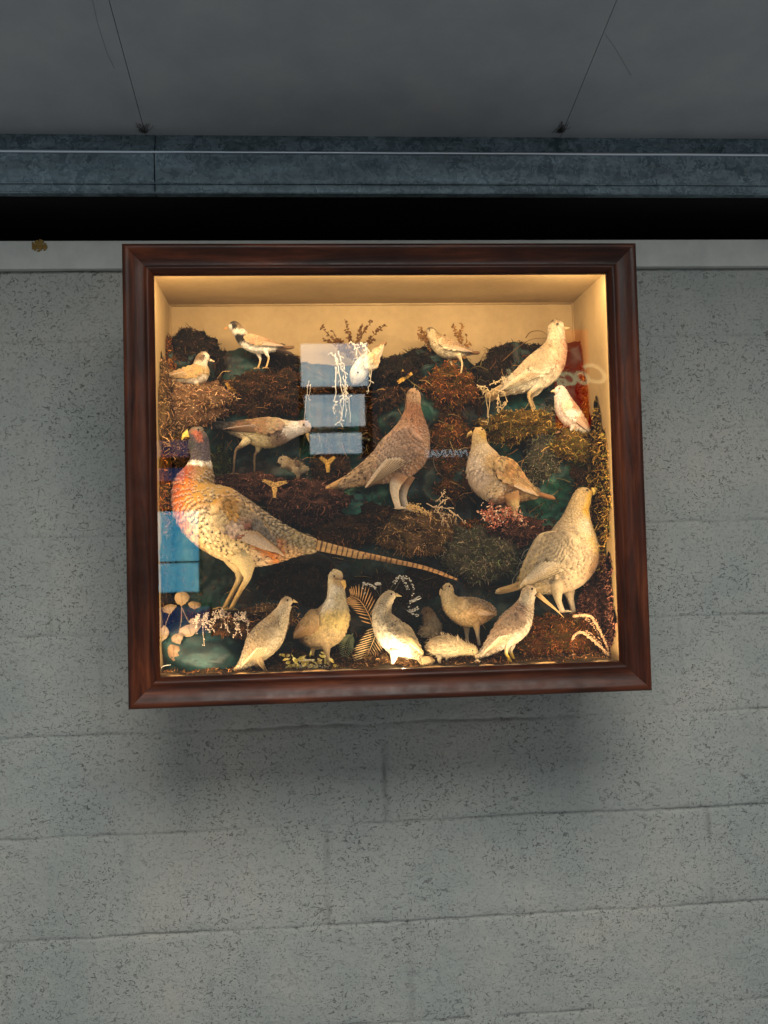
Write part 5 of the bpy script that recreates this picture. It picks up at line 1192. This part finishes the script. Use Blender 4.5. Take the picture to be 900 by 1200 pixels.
# cream scaly lichen beside the grouse
mb = MB(); P = catmull([tuple(at(a, b, -.185)) for a, b in [(478, 594), (490, 596), (502, 606), (512, 620), (518, 634)]], 40)
for i in range(420):
    q = Vector(random.choice(P)) + Vector((random.gauss(0, .005), random.gauss(0, .003), random.gauss(0, .004))); mb.leaf(q, Vector((random.gauss(.3, 1), random.gauss(-.5, .5), random.gauss(0, 1))), Vector((0, -1, .3)), .0045, .0024, jit(lin((222, 182, 116)), .15))
pl('scaly_lichen', 'cream scaly lichen running down from the feet of the red-brown grouse', 'lichen', mb, Vector(P[0]))
# golden husks
def husk(px, py, arms, r, Y, label, col=(214, 168, 78), face=0):
    mb = MB(); c = at(px, py, Y); s_ = sc(Y)
    for a in arms:
        d = Vector((math.cos(a), -.25, math.sin(a))).normalized(); nn = Vector((0, -1, 0)); L = r * s_
        for k in range(16):
            u = k / 16; q = c + d * L * u; wd = .30 * L * math.sin(pi * min(1, u * .75 + .25)) 
            for m__ in (-1, 0, 1): mb.ball(q + d.cross(nn).normalized() * wd * m__ * .45 + Vector((random.gauss(0, .0006), -random.random() * .002, random.gauss(0, .0006))), .0019 * (1.1 - .6 * u), jit(lin(col), .4), 6)
    for a in arms:
        d = Vector((math.cos(a), -.25, math.sin(a))).normalized(); sdv = d.cross(Vector((0, -1, 0))).normalized()
        for k in range(9):
            for sg in (-1, 1): mb.leaf(c + d * r * s_ * (.15 + .1 * k) + sdv * sg * .0012, d * .8 + sdv * sg + Vector((0, -.3, 0)), Vector((0, -1, 0)), .0058 * (1 - .06 * k), .003, jit(lin(col), .35), tuple(v * .5 for v in lin(col)))
    pl('seed_husk', label, 'husk', mb, c)
random.seed(44)
husk(322, 569, [math.radians(155), math.radians(15), math.radians(-92)], 15, -.165, 'three-armed golden husk on the reddish ledge above the back of the pheasant', (222, 180, 108))
husk(272, 457, [math.radians(200), math.radians(-25), math.radians(60), math.radians(130)], 10, -.13, 'golden star husk between the two small banded birds')
husk(384, 543, [math.radians(140), math.radians(40), math.radians(-90)], 11, -.15, 'golden husk on the brown knob below the reflected window')
husk(474, 443, [math.radians(30), math.radians(215), math.radians(110)], 10, -.12, 'golden husk just left of the head of the red-brown grouse')
# yellow-green lichen leaves at the front
mb = MB(); random.seed(8)
for i in range(70):
    q = at(random.gauss(358, 12), random.gauss(777, 4.5), -.27 + random.uniform(-.01, .01)); mb.leaf(q, Vector((random.gauss(0, 1), random.gauss(-.3, .4), random.gauss(.1, .6))), Vector((random.gauss(0, .3), -.6, .8)), random.uniform(.008, .016), random.uniform(.006, .011), jit(lin(random.choice([(172, 158, 62), (206, 184, 96), (150, 130, 50)])), .15), lin((222, 212, 150)), .3, .15)
for i in range(160):
    q = at(random.uniform(346, 388), 784 + random.gauss(0, 2.5), -.276); mb.ball(q, random.uniform(.0009, .0022), jit(lin((224, 216, 190)), .1), 5)
for i in range(60):
    u = random.random(); q = at(350 + 18 * u, 776 - 8 * u + 6 * u * u, -.279); mb.ball(q, random.uniform(.001, .002), jit(lin((226, 220, 196)), .1), 5)
pl('leafy_lichen', 'yellow-green leafy lichen with a white crust at the bottom edge', 'lichen', mb, at(362, 780, -.27))
# shell and pale stones
def stone(px, py, w, h, Y, col, label):
    mb = MB(); c = at(px, py, Y); s_ = sc(Y); rows = []
    for i in range(9):
        th = pi * i / 8; rows.append([])
        for j in range(12):
            n_ = Vector((math.sin(th) * math.cos(2 * pi * j / 12), math.sin(th) * math.sin(2 * pi * j / 12), math.cos(th))); d = 1 + .35 * noise.noise(n_ * 1.7 + Vector((px, 0, 0)))
            rows[-1].append(mb.vert(c + Vector((n_.x * w / 2, n_.y * w / 2.4, n_.z * h / 2)) * d * s_, jit(lin(col), .06)))
    for i in range(8):
        for j in range(12): mb.f.append((rows[i][j], rows[i + 1][j], rows[i + 1][(j + 1) % 12], rows[i][(j + 1) % 12]))
    o = mb.build('pale_stone', M['plant'], origin=c, smooth=False); tag(o, label, 'stone')
stone(500, 777, 20, 15, -.272, (206, 176, 130), 'angular cream stone just right of the tail of the bright quail')
stone(527, 783, 18, 6, -.276, (214, 188, 140), 'flat pale stone under the feeding chick')
stone(560, 777, 9, 8, -.276, (232, 212, 170), 'tiny pale stone at the beak of the feeding chick')

# ------------------------------------------------------------------ what the glass reflects: the room behind the photographer
YG = O.y + .0215
def refl(px, py, Yr):          # point at world depth Yr (behind the camera) seen by reflection at a pixel
    # mirror plane of the tilted glass
    n_ = T @ Vector((0, 1, 0)); g0 = case_pt(0, .0215, 0); d = ray(px, py).normalized()
    t = (g0 - CC).dot(n_) / d.dot(n_); h = CC + d * t; r = d - n_ * 2 * d.dot(n_)
    k = (Yr - h.y) / r.y; return h + r * k
E1 = emit('daylit_blind', (206, 212, 208), 6.4, (156, 186, 202), 5, (3, 1, .06))
E2 = emit('blue_daylit_pane', (70, 172, 214), 5.6, (140, 214, 226), 5, (2, 1, .6))
E3 = emit('dim_blue_pane', (88, 118, 178), 1.9, (60, 88, 140), 3, (2, 1, 1))
M['wframe'] = simple('window_frame_paint', (44, 46, 50), (58, 60, 62), 10)
def window(rects, Yr, mt, label, fr=None):
    allp = [refl(a, b, Yr) for r in rects for a, b in ((r[0], r[1]), (r[2], r[3]))]
    lo = Vector((min(p.x for p in allp), Yr, min(p.z for p in allp))); hi = Vector((max(p.x for p in allp), Yr, max(p.z for p in allp)))
    root = empty('window', ((lo.x + hi.x) / 2, Yr, lo.z)); tag(root, label, 'window')
    mb = MB(); g = .03; mb.box((lo.x - g, Yr - .05, lo.z - g), (hi.x + g, Yr - .01, hi.z + g)); mb.build('frame', M['wframe'], root, origin=None, smooth=False).location = -root.location
    for r in rects:
        a, b_ = refl(r[0], r[1], Yr), refl(r[2], r[3], Yr); q0 = (min(a.x, b_.x), Yr - .008, min(a.z, b_.z)); q1 = (max(a.x, b_.x), Yr, max(a.z, b_.z))
        mb = MB(); mb.box(q0, q1); mb.build('pane', mt, root, smooth=False).location = -root.location
window([(352, 403, 432, 452), (357, 463, 428, 499), (363, 508, 424, 531)], -7.5, E1, 'pale daylit window with three panes behind the viewer, mirrored in the case glass beside the hanging bird')
window([(176, 600, 233, 657), (176, 661, 233, 693)], -7.5, E2, 'bright blue two-pane window behind the viewer, mirrored below the breast of the pheasant')
window([(176, 516, 221, 535), (176, 549, 216, 563)], -8.5, E3, 'dim blue window behind the viewer, mirrored beside the neck of the pheasant')
window([(176, 712, 246, 742)], -8.5, E3, 'dim violet-blue glowing panel added behind the viewer for the haze over the papery leaves')  # added panel whose reflection makes the bluish haze in the glass
# red sign with script lettering
Yr = -6.5
a, b_ = refl(650, 386, Yr), refl(693, 500, Yr)
sg = empty('red_sign', ((a.x + b_.x) / 2, Yr, min(a.z, b_.z))); tag(sg, 'backlit red sign with cream slanted lettering behind the viewer, mirrored behind the bunting', 'sign')
ER = emit('backlit_red_panel', (214, 20, 8), 2.4); EC = emit('backlit_cream_lettering', (236, 214, 160), 3.6); EW = emit('backlit_white_lettering', (220, 232, 236), 4.0)
mb = MB(); mb.box((min(a.x, b_.x), Yr - .06, min(a.z, b_.z)), (max(a.x, b_.x), Yr - .01, max(a.z, b_.z))); mb.build('panel', ER, sg, smooth=False).location = -sg.location
def text(body, px, py, hpx, Yr, mt, parent, shear=.35, name='lettering', rot=0, sp=1.0, off=.004):
    cu = bpy.data.curves.new(name, 'FONT'); cu.body = body; cu.shear = shear; cu.extrude = .004; cu.offset = off; cu.space_character = sp
    p0 = refl(px, py, Yr); p1 = refl(px, py - hpx, Yr); cu.size = abs(p1.z - p0.z) / .72; cu.materials.append(mt)
    o = bpy.data.objects.new(name, cu); COL.objects.link(o)
    # facing the case (+Y): local z -> +Y, local x -> -X
    o.matrix_world = Matrix(((-1, 0, 0, p0.x), (0, 0, 1, p0.y + .004), (0, 1, 0, p0.z), (0, 0, 0, 1))) @ Matrix.Rotation(rot, 4, 'Z')
    mw = o.matrix_world.copy(); bpy.context.view_layer.update()
    me = bpy.data.meshes.new_from_object(o); bpy.data.objects.remove(o)
    o = bpy.data.objects.new(name, me); COL.objects.link(o)
    if parent: o.parent = parent; o.matrix_basis = Matrix.Translation(-Vector(parent.location)) @ mw
    else: o.matrix_basis = mw
    return o
text('Coca-Cola', 716, 448, 24, Yr, EC, sg, .45, rot=math.radians(-3), sp=.85)
ws = text('MANNAE', 549, 535, 9, -6.5, EW, None, .2, 'white_sign', off=0.0, sp=.95); tag(ws, 'row of white slanted letters behind the viewer, mirrored beside the buff orange-faced partridge', 'sign')

# ------------------------------------------------------------------ light
w_ = bpy.data.worlds.new('World'); S.world = w_; w_.use_nodes = True
bg = w_.node_tree.nodes['Background']; bg.inputs[0].default_value = (.655, .672, .675, 1); bg.inputs[1].default_value = .345
def area(name, loc, tgt, sx, sy, power, col):
    l = bpy.data.lights.new(name, 'AREA'); l.shape = 'RECTANGLE'; l.size = sx; l.size_y = sy; l.energy = power; l.color = col
    o = bpy.data.objects.new(name, l); COL.objects.link(o); o.location = loc
    o.rotation_euler = (Vector(tgt) - Vector(loc)).to_track_quat('-Z', 'Y').to_euler()
    o['label'] = 'soft daylight'; return o
area('roof_light', (.35, -2.9, 2.45), (.15, 0, -.3), 2.5, 1.9, 100, (1.0, .99, .935))
S.cycles.use_denoising = True
S.cycles.max_bounces = 8; S.cycles.transparent_max_bounces = 12; S.cycles.diffuse_bounces = 4
S.cycles.sample_clamp_indirect = 6; S.cycles.caustics_reflective = False; S.cycles.caustics_refractive = False
S.view_settings.view_transform = 'Standard'; S.view_settings.look = 'None'; S.view_settings.exposure = 0; S.view_settings.gamma = 1
